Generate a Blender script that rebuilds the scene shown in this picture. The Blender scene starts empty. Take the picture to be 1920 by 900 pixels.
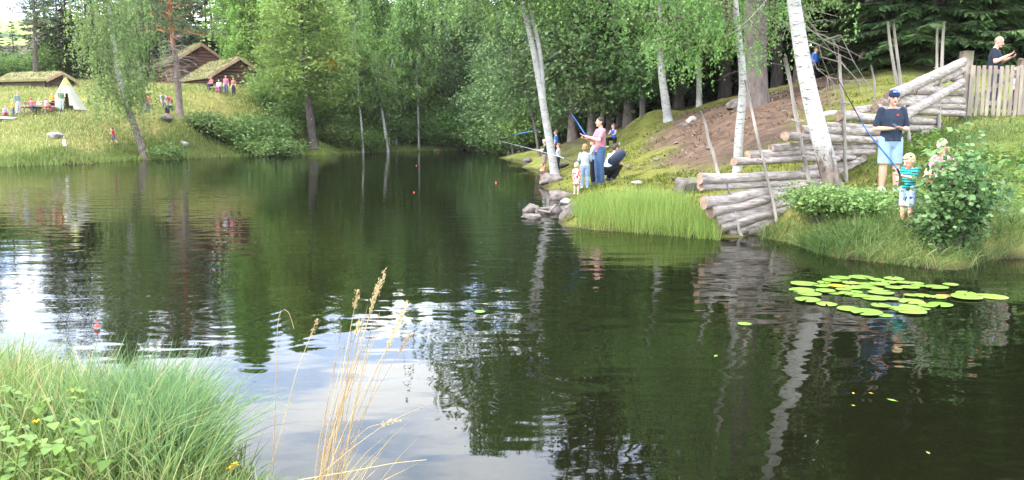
import bpy, math, random
import numpy as np
from mathutils import Vector, Matrix
random.seed(11)
RNG = np.random.default_rng(11)
SC = bpy.context.scene
COL = SC.collection
R_ = math.radians

# ------------------------------------------------------------------ camera
CAM_H = 1.75
FPX = 1500.0
HORIZON = 250.0
PITCH = math.atan((450 - HORIZON) / FPX)
cd = bpy.data.cameras.new('camera'); cam = bpy.data.objects.new('camera', cd); COL.objects.link(cam)
cam.location = (0, 0, CAM_H); cam.rotation_euler = (math.pi / 2 - PITCH, 0, 0)
cd.sensor_width = 36; cd.lens = 36 * FPX / 1920; cd.clip_start = 0.05; cd.clip_end = 3000
SC.camera = cam

# ------------------------------------------------------------------ sky, sun, exposure
SUN_ELEV, SUN_AZ = R_(50), R_(-118)       # azimuth from +Y towards +X: the sun stands to the left, a little behind
w = bpy.data.worlds.new('World'); SC.world = w; w.use_nodes = True
nt = w.node_tree; nt.nodes.clear()
N = nt.nodes.new; L = nt.links.new
out = N('ShaderNodeOutputWorld'); bg = N('ShaderNodeBackground'); sky = N('ShaderNodeTexSky')
sky.sky_type = 'NISHITA'; sky.sun_disc = False; sky.sun_elevation = SUN_ELEV; sky.sun_rotation = SUN_AZ
sky.air_density = 1.0; sky.dust_density = 1.5
tc = N('ShaderNodeTexCoord'); sep = N('ShaderNodeSeparateXYZ'); L(tc.outputs['Generated'], sep.inputs[0])
ad = N('ShaderNodeMath'); ad.operation = 'ADD'; L(sep.outputs[2], ad.inputs[0]); ad.inputs[1].default_value = 0.18
mx = N('ShaderNodeMath'); mx.operation = 'MAXIMUM'; L(ad.outputs[0], mx.inputs[0]); mx.inputs[1].default_value = 0.05
dx = N('ShaderNodeMath'); dx.operation = 'DIVIDE'; L(sep.outputs[0], dx.inputs[0]); L(mx.outputs[0], dx.inputs[1])
dy = N('ShaderNodeMath'); dy.operation = 'DIVIDE'; L(sep.outputs[1], dy.inputs[0]); L(mx.outputs[0], dy.inputs[1])
cb = N('ShaderNodeCombineXYZ'); L(dx.outputs[0], cb.inputs[0]); L(dy.outputs[0], cb.inputs[1])
cn = N('ShaderNodeTexNoise'); cn.inputs['Scale'].default_value = 2.1; cn.inputs['Detail'].default_value = 7; cn.inputs['Roughness'].default_value = 0.55; cn.inputs['Distortion'].default_value = 0.4
L(cb.outputs[0], cn.inputs['Vector'])
cr = N('ShaderNodeValToRGB'); cr.color_ramp.elements[0].position = 0.40; cr.color_ramp.elements[1].position = 0.58; cr.color_ramp.elements[0].color = (10.0, 13.0, 18.5, 1); cr.color_ramp.elements[1].color = (22.5, 22.8, 23.2, 1)
L(cn.outputs['Fac'], cr.inputs[0])
mixc = N('ShaderNodeMixRGB'); mixc.inputs[0].default_value = 0.85; L(sky.outputs[0], mixc.inputs[1]); L(cr.outputs[0], mixc.inputs[2])   # thin bright cloud over the blue
L(mixc.outputs[0], bg.inputs[0]); bg.inputs[1].default_value = 0.12
L(bg.outputs[0], out.inputs[0])
sd = bpy.data.lights.new('sun', 'SUN'); sd.energy = 2.4; sd.angle = R_(4); sd.color = (1, 0.94, 0.84)
sun = bpy.data.objects.new('sun', sd); COL.objects.link(sun)
sdir = Vector((math.sin(SUN_AZ) * math.cos(SUN_ELEV), math.cos(SUN_AZ) * math.cos(SUN_ELEV), math.sin(SUN_ELEV)))
sun.rotation_euler = sdir.to_track_quat('Z', 'Y').to_euler(); sun.location = sdir * 60
SC.view_settings.view_transform = 'Standard'; SC.view_settings.look = 'None'
SC.view_settings.exposure = 1.4; SC.view_settings.gamma = 1.0; SC.view_settings.use_curve_mapping = False
SC.render.engine = 'CYCLES'
cy = SC.cycles
cy.use_denoising = True; cy.max_bounces = 6; cy.diffuse_bounces = 3; cy.glossy_bounces = 2; cy.transmission_bounces = 3
cy.transparent_max_bounces = 6; cy.caustics_reflective = False; cy.caustics_refractive = False
cy.sample_clamp_indirect = 6

# ------------------------------------------------------------------ pixel <-> world
_cp, _sp = math.cos(PITCH), math.sin(PITCH)
def ray(px, py):
    a = (px - 960) / FPX; b = (450 - py) / FPX
    return Vector((a, _cp + b * _sp, -_sp + b * _cp))
def at(px, py, d):
    r = ray(px, py); k = d / r.y
    return Vector((r.x * k, d, CAM_H + r.z * k))
def atz(px, py, z=0.0):
    r = ray(px, py); k = (z - CAM_H) / r.z
    return Vector((r.x * k, r.y * k, z))

# ------------------------------------------------------------------ object helpers
def tag(o, label=None, cat=None, group=None, kind=None):
    if label: o['label'] = label
    if cat: o['category'] = cat
    if group: o['group'] = group
    if kind: o['kind'] = kind
    return o
def empty(name, loc=(0, 0, 0), rz=0.0):
    o = bpy.data.objects.new(name, None); COL.objects.link(o); o.location = loc; o.rotation_euler = (0, 0, rz)
    o.empty_display_size = 0.1
    return o
def link(name, me, parent=None):
    o = bpy.data.objects.new(name, me); COL.objects.link(o)
    if parent: o.parent = parent
    return o
def copy_tree(o, parent=None):
    c = o.copy(); COL.objects.link(c)
    if parent is not None: c.parent = parent
    for ch in list(o.children): copy_tree(ch, c)
    return c

class MB:
    """collects vertices and faces (all numpy) and links them as one mesh object"""
    def __init__(s): s.V = []; s.F = []; s.n = 0
    def add(s, v, f, m=0, smooth=True):
        v = np.asarray(v, float).reshape(-1, 3); f = np.asarray(f, int)
        s.V.append(v); s.F.append((f + s.n, m, smooth)); s.n += len(v)
        return s
    def quads(s, q, m=0, smooth=False):
        q = np.asarray(q, float); n = len(q)
        if n: s.add(q.reshape(-1, 3), np.arange(n * q.shape[1]).reshape(n, q.shape[1]), m, smooth)
        return s
    def tube(s, pts, rad, seg=8, m=0, cap=True):
        P = np.asarray(pts, float); n = len(P); r = np.broadcast_to(np.asarray(rad, float), (n,))
        T = np.gradient(P, axis=0) if n > 1 else P; T /= np.linalg.norm(T, axis=1)[:, None] + 1e-12
        ref = np.array([0, 0, 1.0]) if abs(T[:, 2]).mean() < 0.85 else np.array([1.0, 0, 0])
        A = np.cross(T, ref); A /= np.linalg.norm(A, axis=1)[:, None] + 1e-12; B = np.cross(T, A)
        th = np.linspace(0, 2 * np.pi, seg, endpoint=False)
        v = P[:, None] + r[:, None, None] * (A[:, None] * np.cos(th)[None, :, None] + B[:, None] * np.sin(th)[None, :, None])
        i = np.arange(n - 1)[:, None] * seg; j = np.arange(seg)[None]; k = (j + 1) % seg
        f = np.stack([i + j, i + k, i + seg + k, i + seg + j], -1).reshape(-1, 4)
        s.add(v, f, m)
        if cap:
            b = s.n - n * seg
            s.F.append((np.arange(seg)[None, :] + b, m, False)); s.F.append((np.arange(seg)[None, ::-1] + b + (n - 1) * seg, m, False))
        return s
    def box(s, c, size, m=0, rz=0.0, rx=0.0, ry=0.0, bev=0.0):
        h = np.array(size, float) / 2
        sg = np.array([[-1,-1,-1],[1,-1,-1],[1,1,-1],[-1,1,-1],[-1,-1,1],[1,-1,1],[1,1,1],[-1,1,1]], float)
        M = np.array(Matrix.Rotation(rz, 3, 'Z') @ Matrix.Rotation(ry, 3, 'Y') @ Matrix.Rotation(rx, 3, 'X'))
        v = (sg * h) @ M.T + np.array(c, float)
        s.add(v, [[0,3,2,1],[4,5,6,7],[0,1,5,4],[1,2,6,5],[2,3,7,6],[3,0,4,7]], m, False)
        return s
    def mesh(s, name, mats):
        me = bpy.data.meshes.new(name)
        V = np.concatenate(s.V) if s.V else np.zeros((0, 3))
        me.vertices.add(len(V)); me.vertices.foreach_set('co', V.astype(np.float32).ravel())
        lv, ls, mi, sm, st = [], [], [], [], 0
        for f, m, smo in s.F:
            k = f.shape[1]; lv.append(f.ravel()); ls.append(st + np.arange(len(f)) * k); st += f.size
            mi.append(np.full(len(f), m)); sm.append(np.full(len(f), smo))
        lv = np.concatenate(lv); ls = np.concatenate(ls)
        me.loops.add(len(lv)); me.loops.foreach_set('vertex_index', lv.astype(np.int32))
        me.polygons.add(len(ls)); me.polygons.foreach_set('loop_start', ls.astype(np.int32))
        me.polygons.foreach_set('material_index', np.concatenate(mi).astype(np.int32))
        me.polygons.foreach_set('use_smooth', np.concatenate(sm))
        for x in (mats if isinstance(mats, (list, tuple)) else [mats]): me.materials.append(x)
        me.update(calc_edges=True); me.validate()
        return me
    def build(s, name, mats, parent=None): return link(name, s.mesh(name, mats), parent)

# ------------------------------------------------------------------ materials
def newmat(name):
    m = bpy.data.materials.new(name); m.use_nodes = True; t = m.node_tree; t.nodes.clear()
    o = t.nodes.new('ShaderNodeOutputMaterial')
    return m, t, o
def ramp(t, stops, interp='LINEAR'):
    r = t.nodes.new('ShaderNodeValToRGB'); e = r.color_ramp.elements; r.color_ramp.interpolation = interp
    while len(e) < len(stops): e.new(0.5)
    for x, (p, c) in zip(e, stops): x.position = p; x.color = (*c, 1) if len(c) == 3 else c
    return r
def noise(t, scale, detail=4, rough=0.55, coord='Object', stretch=None, dist=0.0):
    c = t.nodes.new('ShaderNodeTexCoord'); n = t.nodes.new('ShaderNodeTexNoise')
    n.inputs['Scale'].default_value = scale; n.inputs['Detail'].default_value = detail; n.inputs['Roughness'].default_value = rough; n.inputs['Distortion'].default_value = dist
    if stretch:
        mp = t.nodes.new('ShaderNodeMapping'); mp.inputs['Scale'].default_value = stretch
        t.links.new(c.outputs[coord], mp.inputs[0]); t.links.new(mp.outputs[0], n.inputs['Vector'])
    else: t.links.new(c.outputs[coord], n.inputs['Vector'])
    return n
def principled(t, o, rough=0.7, spec=0.3):
    b = t.nodes.new('ShaderNodeBsdfPrincipled'); b.inputs['Roughness'].default_value = rough; b.inputs['Specular IOR Level'].default_value = spec
    t.links.new(b.outputs[0], o.inputs[0]); return b
def bump(t, b, h, strength=0.4, dist=0.02):
    n = t.nodes.new('ShaderNodeBump'); n.inputs['Strength'].default_value = strength; n.inputs['Distance'].default_value = dist
    t.links.new(h, n.inputs['Height']); t.links.new(n.outputs[0], b.inputs['Normal'])
def mix(t, fac, a, b, mode='MIX'):
    m = t.nodes.new('ShaderNodeMixRGB'); m.blend_type = mode
    for i, x in ((0, fac), (1, a), (2, b)):
        if isinstance(x, (int, float)): m.inputs[i].default_value = x
        elif isinstance(x, tuple): m.inputs[i].default_value = (*x, 1) if len(x) == 3 else x
        else: t.links.new(x, m.inputs[i])
    return m.outputs[0]

def leaf_mat(name, cols, trans=0.4, rough=0.5, nscale=0.35, spec=0.25):
    m, t, o = newmat(name)
    g = t.nodes.new('ShaderNodeNewGeometry')
    n = noise(t, nscale, 2)
    a = t.nodes.new('ShaderNodeMath'); a.operation = 'MULTIPLY_ADD'; t.links.new(g.outputs['Random Per Island'], a.inputs[0]); a.inputs[1].default_value = 0.55
    s = t.nodes.new('ShaderNodeMath'); s.operation = 'MULTIPLY_ADD'; t.links.new(n.outputs['Fac'], s.inputs[0]); s.inputs[1].default_value = 1.1; s.inputs[2].default_value = -0.32
    t.links.new(s.outputs[0], a.inputs[2])
    k = len(cols); r = ramp(t, [(i / (k - 1), c) for i, c in enumerate(cols)]); t.links.new(a.outputs[0], r.inputs[0])
    oi = t.nodes.new('ShaderNodeObjectInfo')
    hs = t.nodes.new('ShaderNodeHueSaturation'); t.links.new(r.outputs[0], hs.inputs['Color'])
    v = t.nodes.new('ShaderNodeMath'); v.operation = 'MULTIPLY_ADD'; t.links.new(oi.outputs['Random'], v.inputs[0]); v.inputs[1].default_value = 0.4; v.inputs[2].default_value = 0.8
    t.links.new(v.outputs[0], hs.inputs['Value'])
    hh = t.nodes.new('ShaderNodeMath'); hh.operation = 'MULTIPLY_ADD'; t.links.new(oi.outputs['Random'], hh.inputs[0]); hh.inputs[1].default_value = 0.03; hh.inputs[2].default_value = 0.485
    t.links.new(hh.outputs[0], hs.inputs['Hue'])
    b = t.nodes.new('ShaderNodeBsdfPrincipled'); b.inputs['Roughness'].default_value = rough; b.inputs['Specular IOR Level'].default_value = spec
    t.links.new(hs.outputs[0], b.inputs['Base Color'])
    tr = t.nodes.new('ShaderNodeBsdfTranslucent'); t.links.new(hs.outputs[0], tr.inputs[0])
    ms = t.nodes.new('ShaderNodeMixShader'); ms.inputs[0].default_value = trans
    t.links.new(b.outputs[0], ms.inputs[1]); t.links.new(tr.outputs[0], ms.inputs[2]); t.links.new(ms.outputs[0], o.inputs[0])
    return m

def plain_mat(name, c1, c2=None, scale=6, rough=0.75, bmp=0.2, stretch=None, bd=0.01, spec=0.3):
    m, t, o = newmat(name); b = principled(t, o, rough, spec)
    c2 = c2 or tuple(x * 0.75 for x in c1)
    n = noise(t, scale, 5, 0.6, stretch=stretch); r = ramp(t, [(0.3, c2), (0.7, c1)]); t.links.new(n.outputs['Fac'], r.inputs[0])
    t.links.new(r.outputs[0], b.inputs['Base Color'])
    if bmp: bump(t, b, n.outputs['Fac'], bmp, bd)
    return m

M = {}
# foliage
M['birch_leaf'] = leaf_mat('birch_leaf', [(0.068, 0.121, 0.031), (0.146, 0.242, 0.065), (0.254, 0.371, 0.103)], 0.45)
M['bright_leaf'] = leaf_mat('bright_leaf', [(0.100, 0.173, 0.033), (0.199, 0.314, 0.067), (0.316, 0.424, 0.113)], 0.45)
M['alder_leaf'] = leaf_mat('alder_leaf', [(0.045, 0.094, 0.033), (0.101, 0.177, 0.061), (0.180, 0.270, 0.096)], 0.35)
M['grey_leaf'] = leaf_mat('grey_leaf', [(0.097, 0.144, 0.047), (0.171, 0.237, 0.075), (0.270, 0.329, 0.113)], 0.4)
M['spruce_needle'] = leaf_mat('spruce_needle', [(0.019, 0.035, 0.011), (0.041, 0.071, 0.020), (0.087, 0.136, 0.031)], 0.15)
M['spruce_needle_lit'] = leaf_mat('spruce_needle_lit', [(0.030, 0.061, 0.022), (0.069, 0.123, 0.040), (0.137, 0.217, 0.064)], 0.2)  # brighter copy of the spruce needles, light on the boughs put into the colour
M['pine_needle'] = leaf_mat('pine_needle', [(0.058, 0.092, 0.040), (0.116, 0.167, 0.066), (0.194, 0.250, 0.100)], 0.2)
M['shrub_leaf'] = leaf_mat('shrub_leaf', [(0.068, 0.123, 0.031), (0.149, 0.235, 0.065), (0.269, 0.367, 0.108)], 0.3, nscale=1.5)
M['rose_leaf'] = leaf_mat('rose_leaf', [(0.045, 0.088, 0.028), (0.090, 0.162, 0.051), (0.210, 0.284, 0.102)], 0.25, 0.4, nscale=2.5)
M['yellow_leaf'] = leaf_mat('yellow_leaf', [(0.45, 0.25, 0.02), (0.6, 0.36, 0.03)], 0.4)
M['reed'] = leaf_mat('reed', [(0.143, 0.237, 0.048), (0.237, 0.367, 0.080), (0.380, 0.475, 0.144)], 0.45, nscale=0.8)
M['tussock'] = leaf_mat('tussock', [(0.06, 0.11, 0.03), (0.15, 0.23, 0.06), (0.26, 0.34, 0.12), (0.42, 0.40, 0.20)], 0.4, nscale=1.2)
M['bank_grass'] = leaf_mat('bank_grass', [(0.035, 0.06, 0.02), (0.079, 0.131, 0.034), (0.171, 0.236, 0.068), (0.328, 0.328, 0.153)], 0.4, nscale=1.0)
M['meadow'] = leaf_mat('meadow', [(0.143, 0.209, 0.048), (0.287, 0.308, 0.096), (0.470, 0.394, 0.193)], 0.4, nscale=0.16)
M['bright_sedge'] = leaf_mat('bright_sedge', [(0.09, 0.14, 0.03), (0.17, 0.23, 0.055), (0.27, 0.29, 0.10)], 0.4, nscale=0.3)
M['litter'] = leaf_mat('litter', [(0.06, 0.035, 0.022), (0.12, 0.08, 0.055), (0.2, 0.15, 0.11)], 0.1, 0.9)
M['blue_sedge'] = leaf_mat('blue_sedge', [(0.079, 0.160, 0.064), (0.158, 0.272, 0.112), (0.299, 0.416, 0.192)], 0.4, nscale=1.5)
M['straw'] = leaf_mat('straw', [(0.36, 0.24, 0.11), (0.5, 0.37, 0.2), (0.6, 0.48, 0.29)], 0.3, nscale=3)
M['weed_leaf'] = leaf_mat('weed_leaf', [(0.072, 0.144, 0.024), (0.144, 0.252, 0.042), (0.240, 0.360, 0.072)], 0.4, 0.4, nscale=3)
M['moss'] = leaf_mat('moss', [(0.07, 0.08, 0.015), (0.12, 0.14, 0.02), (0.18, 0.19, 0.04)], 0.2, 0.8, nscale=0.8)

def birch_bark(name, base=(0.41, 0.395, 0.37), dark_foot=0.0):
    m, t, o = newmat(name); b = principled(t, o, 0.75, 0.2)
    n1 = noise(t, 5.0, 5, 0.7, stretch=(1, 1, 5)); r1 = ramp(t, [(0.56, (0, 0, 0)), (0.64, (1, 1, 1))]); t.links.new(n1.outputs['Fac'], r1.inputs[0])
    n2 = noise(t, 2.2, 4, 0.6, stretch=(1, 1, 1.6)); r2 = ramp(t, [(0.35, tuple(x * 0.72 for x in base)), (0.65, base)]); t.links.new(n2.outputs['Fac'], r2.inputs[0])
    n3 = noise(t, 14, 3, 0.6, stretch=(0.6, 0.6, 3)); r3 = ramp(t, [(0.62, (1, 1, 1)), (0.7, (0.5, 0.42, 0.38))]); t.links.new(n3.outputs['Fac'], r3.inputs[0])
    c = mix(t, 1.0, r2.outputs[0], r3.outputs[0], 'MULTIPLY')
    c = mix(t, r1.outputs[0], c, (0.06, 0.05, 0.045))
    if dark_foot:
        n4 = noise(t, 3.0, 5, 0.7, stretch=(2.2, 2.2, 0.8))
        tc = t.nodes.new('ShaderNodeTexCoord'); sx = t.nodes.new('ShaderNodeSeparateXYZ'); t.links.new(tc.outputs['Object'], sx.inputs[0])
        a = t.nodes.new('ShaderNodeMath'); a.operation = 'MULTIPLY_ADD'; t.links.new(n4.outputs['Fac'], a.inputs[0]); a.inputs[1].default_value = -dark_foot * 2.2; t.links.new(sx.outputs[2], a.inputs[2])
        rr = ramp(t, [(0.0, (1, 1, 1)), (0.06, (0.55, 0.55, 0.55)), (0.35, (0, 0, 0))]); t.links.new(a.outputs[0], rr.inputs[0])
        r5 = ramp(t, [(0.35, (0.035, 0.028, 0.024)), (0.65, (0.24, 0.19, 0.16))]); n5 = noise(t, 11, 5, 0.7, stretch=(1, 1, 0.4)); t.links.new(n5.outputs['Fac'], r5.inputs[0]); c = mix(t, rr.outputs[0], c, r5.outputs[0])
    t.links.new(c, b.inputs['Base Color']); bump(t, b, n1.outputs['Fac'], 0.3, 0.015)
    return m
M['birch_bark'] = birch_bark('birch_bark')
M['birch_bark_foot'] = birch_bark('birch_bark_foot', (0.49, 0.47, 0.44), 0.55)
M['birch_bark_grey_foot'] = birch_bark('birch_bark_grey_foot', (0.5, 0.48, 0.45), 4.2)
M['grey_bark'] = plain_mat('grey_bark', (0.17, 0.15, 0.13), (0.06, 0.052, 0.045), 7, 0.9, 0.6, (1, 1, 0.3), 0.03)
M['spruce_bark'] = plain_mat('spruce_bark', (0.12, 0.095, 0.08), (0.045, 0.036, 0.032), 8, 0.9, 0.6, (1, 1, 0.4), 0.03)
def pine_bark():
    m, t, o = newmat('pine_bark'); b = principled(t, o, 0.9, 0.1)
    n = noise(t, 6, 5, 0.6, stretch=(1, 1, 0.4)); r = ramp(t, [(0.3, (0.11, 0.085, 0.075)), (0.7, (0.26, 0.20, 0.17))]); t.links.new(n.outputs['Fac'], r.inputs[0])
    r2 = ramp(t, [(0.3, (0.25, 0.09, 0.04)), (0.7, (0.42, 0.17, 0.08))]); t.links.new(n.outputs['Fac'], r2.inputs[0])
    tc = t.nodes.new('ShaderNodeTexCoord'); sx = t.nodes.new('ShaderNodeSeparateXYZ'); t.links.new(tc.outputs['Object'], sx.inputs[0])
    mr = t.nodes.new('ShaderNodeMapRange'); t.links.new(sx.outputs[2], mr.inputs[0]); mr.inputs[1].default_value = 4.6; mr.inputs[2].default_value = 6.0
    t.links.new(mix(t, mr.outputs[0], r.outputs[0], r2.outputs[0]), b.inputs['Base Color']); bump(t, b, n.outputs['Fac'], 0.6, 0.03)
    return m
M['pine_bark'] = pine_bark()
M['dead_twig'] = plain_mat('dead_twig', (0.30, 0.25, 0.21), (0.18, 0.15, 0.13), 9, 0.9, 0.2)
M['log'] = plain_mat('log', (0.50, 0.43, 0.385), (0.17, 0.135, 0.118), 7, 0.9, 0.8, (0.22, 1.2, 3.5), 0.03)
M['log_end'] = plain_mat('log_end', (0.36, 0.25, 0.18), (0.15, 0.10, 0.075), 14, 0.9, 0.4, None, 0.01)
M['old_wood'] = plain_mat('old_wood', (0.36, 0.30, 0.24), (0.18, 0.145, 0.12), 6, 0.85, 0.35, (1, 1, 0.25), 0.01)
M['pole_wood'] = plain_mat('pole_wood', (0.40, 0.36, 0.315), (0.16, 0.135, 0.115), 3, 0.85, 0.35, (2, 2, 0.5), 0.01)
M['stone'] = plain_mat('stone', (0.21, 0.175, 0.155), (0.065, 0.053, 0.047), 4.5, 0.85, 0.8, None, 0.05)
M['pale_stone'] = plain_mat('pale_stone', (0.29, 0.275, 0.25), (0.25, 0.23, 0.21), 3.5, 0.85, 0.5, None, 0.03)
def mossy():
    m, t, o = newmat('mossy_stone'); b = principled(t, o, 0.85, 0.2)
    n = noise(t, 4, 5); r = ramp(t, [(0.3, (0.07, 0.06, 0.054)), (0.7, (0.19, 0.165, 0.15))]); t.links.new(n.outputs['Fac'], r.inputs[0])
    g = t.nodes.new('ShaderNodeNewGeometry'); sx = t.nodes.new('ShaderNodeSeparateXYZ'); t.links.new(g.outputs['Normal'], sx.inputs[0])
    n2 = noise(t, 2.5, 4); a = t.nodes.new('ShaderNodeMath'); a.operation = 'MULTIPLY'; t.links.new(sx.outputs[2], a.inputs[0]); t.links.new(n2.outputs['Fac'], a.inputs[1])
    r2 = ramp(t, [(0.44, (0, 0, 0)), (0.56, (1, 1, 1))]); t.links.new(a.outputs[0], r2.inputs[0])
    t.links.new(mix(t, r2.outputs[0], r.outputs[0], (0.12, 0.14, 0.025)), b.inputs['Base Color']); bump(t, b, n.outputs['Fac'], 0.5, 0.03)
    return m
M['mossy_stone'] = mossy()
M['log_wall'] = plain_mat('log_wall', (0.16, 0.095, 0.075), (0.06, 0.038, 0.035), 3, 0.85, 0.4, (0.4, 0.4, 4), 0.02)
M['red_wall'] = plain_mat('red_wall', (0.19, 0.085, 0.06), (0.08, 0.045, 0.04), 3, 0.85, 0.4, (0.4, 0.4, 4), 0.02)
M['turf'] = plain_mat('turf', (0.19, 0.175, 0.07), (0.10, 0.095, 0.04), 2.5, 0.95, 0.6, None, 0.05)
M['turf_grass'] = leaf_mat('turf_grass', [(0.10, 0.11, 0.04), (0.17, 0.17, 0.07), (0.25, 0.21, 0.11)], 0.3, 0.8)
M['board'] = plain_mat('board', (0.45, 0.30, 0.19), (0.25, 0.16, 0.10), 4, 0.8, 0.2)
M['canvas'] = plain_mat('canvas', (0.44, 0.43, 0.34), (0.36, 0.35, 0.27), 2.5, 0.9, 0.2)
M['canvas_cap'] = plain_mat('canvas_cap', (0.42, 0.42, 0.13), (0.33, 0.34, 0.10), 2.5, 0.9, 0.2)
# ------------------------------------------------------------------ the lie of the land
SHORE_PX = [(-420, 331), (-200, 323), (0, 312), (100, 309), (180, 304), (250, 300), (330, 298), (400, 295), (480, 293), (560, 291), (640, 288), (720, 285),
            (800, 283), (860, 282), (920, 282), (965, 284), (1000, 292), (1015, 305), (1030, 322), (1022, 345), (1060, 372), (1085, 402), (1095, 430),
            (1200, 437), (1340, 446), (1380, 447), (1450, 442), (1520, 464), (1560, 482), (1640, 493), (1700, 503), (1770, 506), (1830, 494), (1920, 484), (2100, 474)]
SHORE = [tuple(atz(*p).xy) for p in SHORE_PX] + [(13, 11.5), (17, 9), (18, 4), (12, 2.0), (6, 2.1), (3, 2.2), (1.2, 2.5), (0.2, 2.9), (-0.45, 3.25), (-1.2, 3.55), (-1.75, 4.15), (-2.4, 4.65), (-3.6, 5.3),
         (-6, 6.6), (-12, 10.2), (-22, 17), (-32, 25)]
CP = []   # (x, y, z)
for x, y in SHORE: CP.append((x, y, 0.0))
def cpx(px, py, d):
    p = at(px, py, d); CP.append((p.x, p.y, p.z))
for a in [(1122, 348, 21.5), (1300, 362, 18), (1383, 325, 19), (1200, 300, 27), (1150, 265, 36), (1050, 272, 44), (1200, 222, 36), (1300, 208, 36), (1400, 188, 34), (1450, 165, 37),
          (1530, 150, 34), (1650, 122, 32), (1410, 200, 27), (1560, 365, 13.9), (1660, 362, 14.2), (1700, 424, 11.6), (1760, 300, 15.5), (1759, 243, 18), (1820, 219, 18.7), (1915, 219, 18.9),
          (1850, 262, 16.5), (1850, 405, 12.2), (1930, 425, 11.7), (1500, 392, 13.6), (1600, 425, 12.2), (1520, 282, 17.5), (1480, 252, 21), (1600, 215, 22), (1310, 300, 23), (1100, 262, 52), (1190, 380, 15.8), (1280, 385, 15.6),
          (1100, 350, 21.3), (1045, 262, 60), (1800, 120, 30), (1900, 120, 30), (2100, 200, 20), (1130, 330, 24),
          (60, 214, 56), (130, 206, 58), (50, 164, 70), (330, 166, 70), (470, 166, 72), (337, 215, 60), (213, 272, 53), (122, 283, 47), (320, 226, 58), (450, 220, 66), (583, 274, 66), (550, 232, 72),
          (-200, 240, 52), (-100, 200, 60), (-200, 164, 72), (640, 265, 74), (720, 258, 82), (800, 256, 92), (870, 256, 92), (930, 256, 90), (200, 240, 55), (400, 250, 63), (250, 164, 70), (0, 262, 48), (400, 190, 66), (170, 164, 72)]: cpx(*a)
CP += [(-60, 95, 9), (-40, 100, 9.5), (-20, 105, 7), (-80, 120, 14), (-100, 80, 10), (-60, 45, 4), (0, 110, 4.5), (20, 100, 5), (25, 70, 6), (20, 50, 5), (40, 40, 8), (28, 25, 5), (25, 15, 3), (40, 10, 5), (0, 0, 0.2), (-3, 1, 0.2), (4, 0, 0.25),
       (0, -20, 1), (-20, -10, 1), (20, -12, 1), (-45, 10, 2), (-2.2, 3.6, 0.2), (-3.2, 4.5, 0.2), (-1.0, 3.0, 0.17), (-1.7, 3.9, 0.2), (-5, 5, 0.25), (-8, 4, 0.3), (-30, 60, 2.5), (-60, 150, 18), (0, 160, 14), (60, 120, 15), (100, 60, 16), (-150, 100, 14), (80, -20, 5), (-100, -30, 4), (0, -100, 4),
       (-200, 250, 22), (0, 280, 22), (150, 200, 22), (250, 0, 20), (-250, 0, 15)]
for p in [(2, 8), (8, 7), (0, 12), (-5, 15), (-15, 22), (-5, 30), (-15, 40), (-10, 55), (-5, 65), (-1, 45), (0, 30), (0, 20), (-25, 28), (-8, 10), (4, 5), (13, 6), (3, 12.5), (-3, 8), (0, 5), (-3.5, 72), (-20, 50), (-9, 70), (-18, 32), (-25, 22)]: CP.append((*p, -1.0))
for p in [(6, 9.2), (7.5, 8.7), (5, 10.5), (-1, 5), (1.6, 3.6)]: CP.append((*p, -0.4))
CP = np.array(CP)
_EPS = 0.8
def _phi(d2): return np.sqrt(d2 + _EPS * _EPS)
_D = ((CP[:, None, :2] - CP[None, :, :2]) ** 2).sum(-1)
_A = _phi(_D) - np.eye(len(CP)) * 0.02
_Wt = np.linalg.solve(np.block([[_A, np.ones((len(CP), 1))], [np.ones((1, len(CP))), np.zeros((1, 1))]]), np.append(CP[:, 2], 0))
def ground_np(x, y):
    x = np.asarray(x, float).ravel(); y = np.asarray(y, float).ravel(); o = np.empty(len(x))
    for i in range(0, len(x), 20000):
        s = slice(i, i + 20000)
        o[s] = _phi((x[s, None] - CP[None, :, 0]) ** 2 + (y[s, None] - CP[None, :, 1]) ** 2) @ _Wt[:-1] + _Wt[-1]
    return o
def gz(x, y): return float(ground_np([x], [y])[0])
def place(px, d, py=250):
    p = at(px, py, d); return Vector((p.x, d, gz(p.x, d)))
SH = np.array(SHORE)
def in_pond(x, y):
    x = np.asarray(x); y = np.asarray(y); c = np.zeros(x.shape, bool); n = len(SH); j = n - 1
    for i in range(n):
        xi, yi = SH[i]; xj, yj = SH[j]
        c ^= ((yi > y) != (yj > y)) & (x < (xj - xi) * (y - yi) / (yj - yi + 1e-12) + xi); j = i
    return c
# smooth value noise for scattering and ground colour
_VN = RNG.random((256, 256))
def vnoise(x, y, s):
    u = np.asarray(x) * s + 57.3; v = np.asarray(y) * s + 31.7; i = np.floor(u).astype(int); j = np.floor(v).astype(int); a = u - i; b = v - j
    a = a * a * (3 - 2 * a); b = b * b * (3 - 2 * b); g = lambda p, q: _VN[p % 256, q % 256]
    return (g(i, j) * (1 - a) + g(i + 1, j) * a) * (1 - b) + (g(i, j + 1) * (1 - a) + g(i + 1, j + 1) * a) * b

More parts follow.
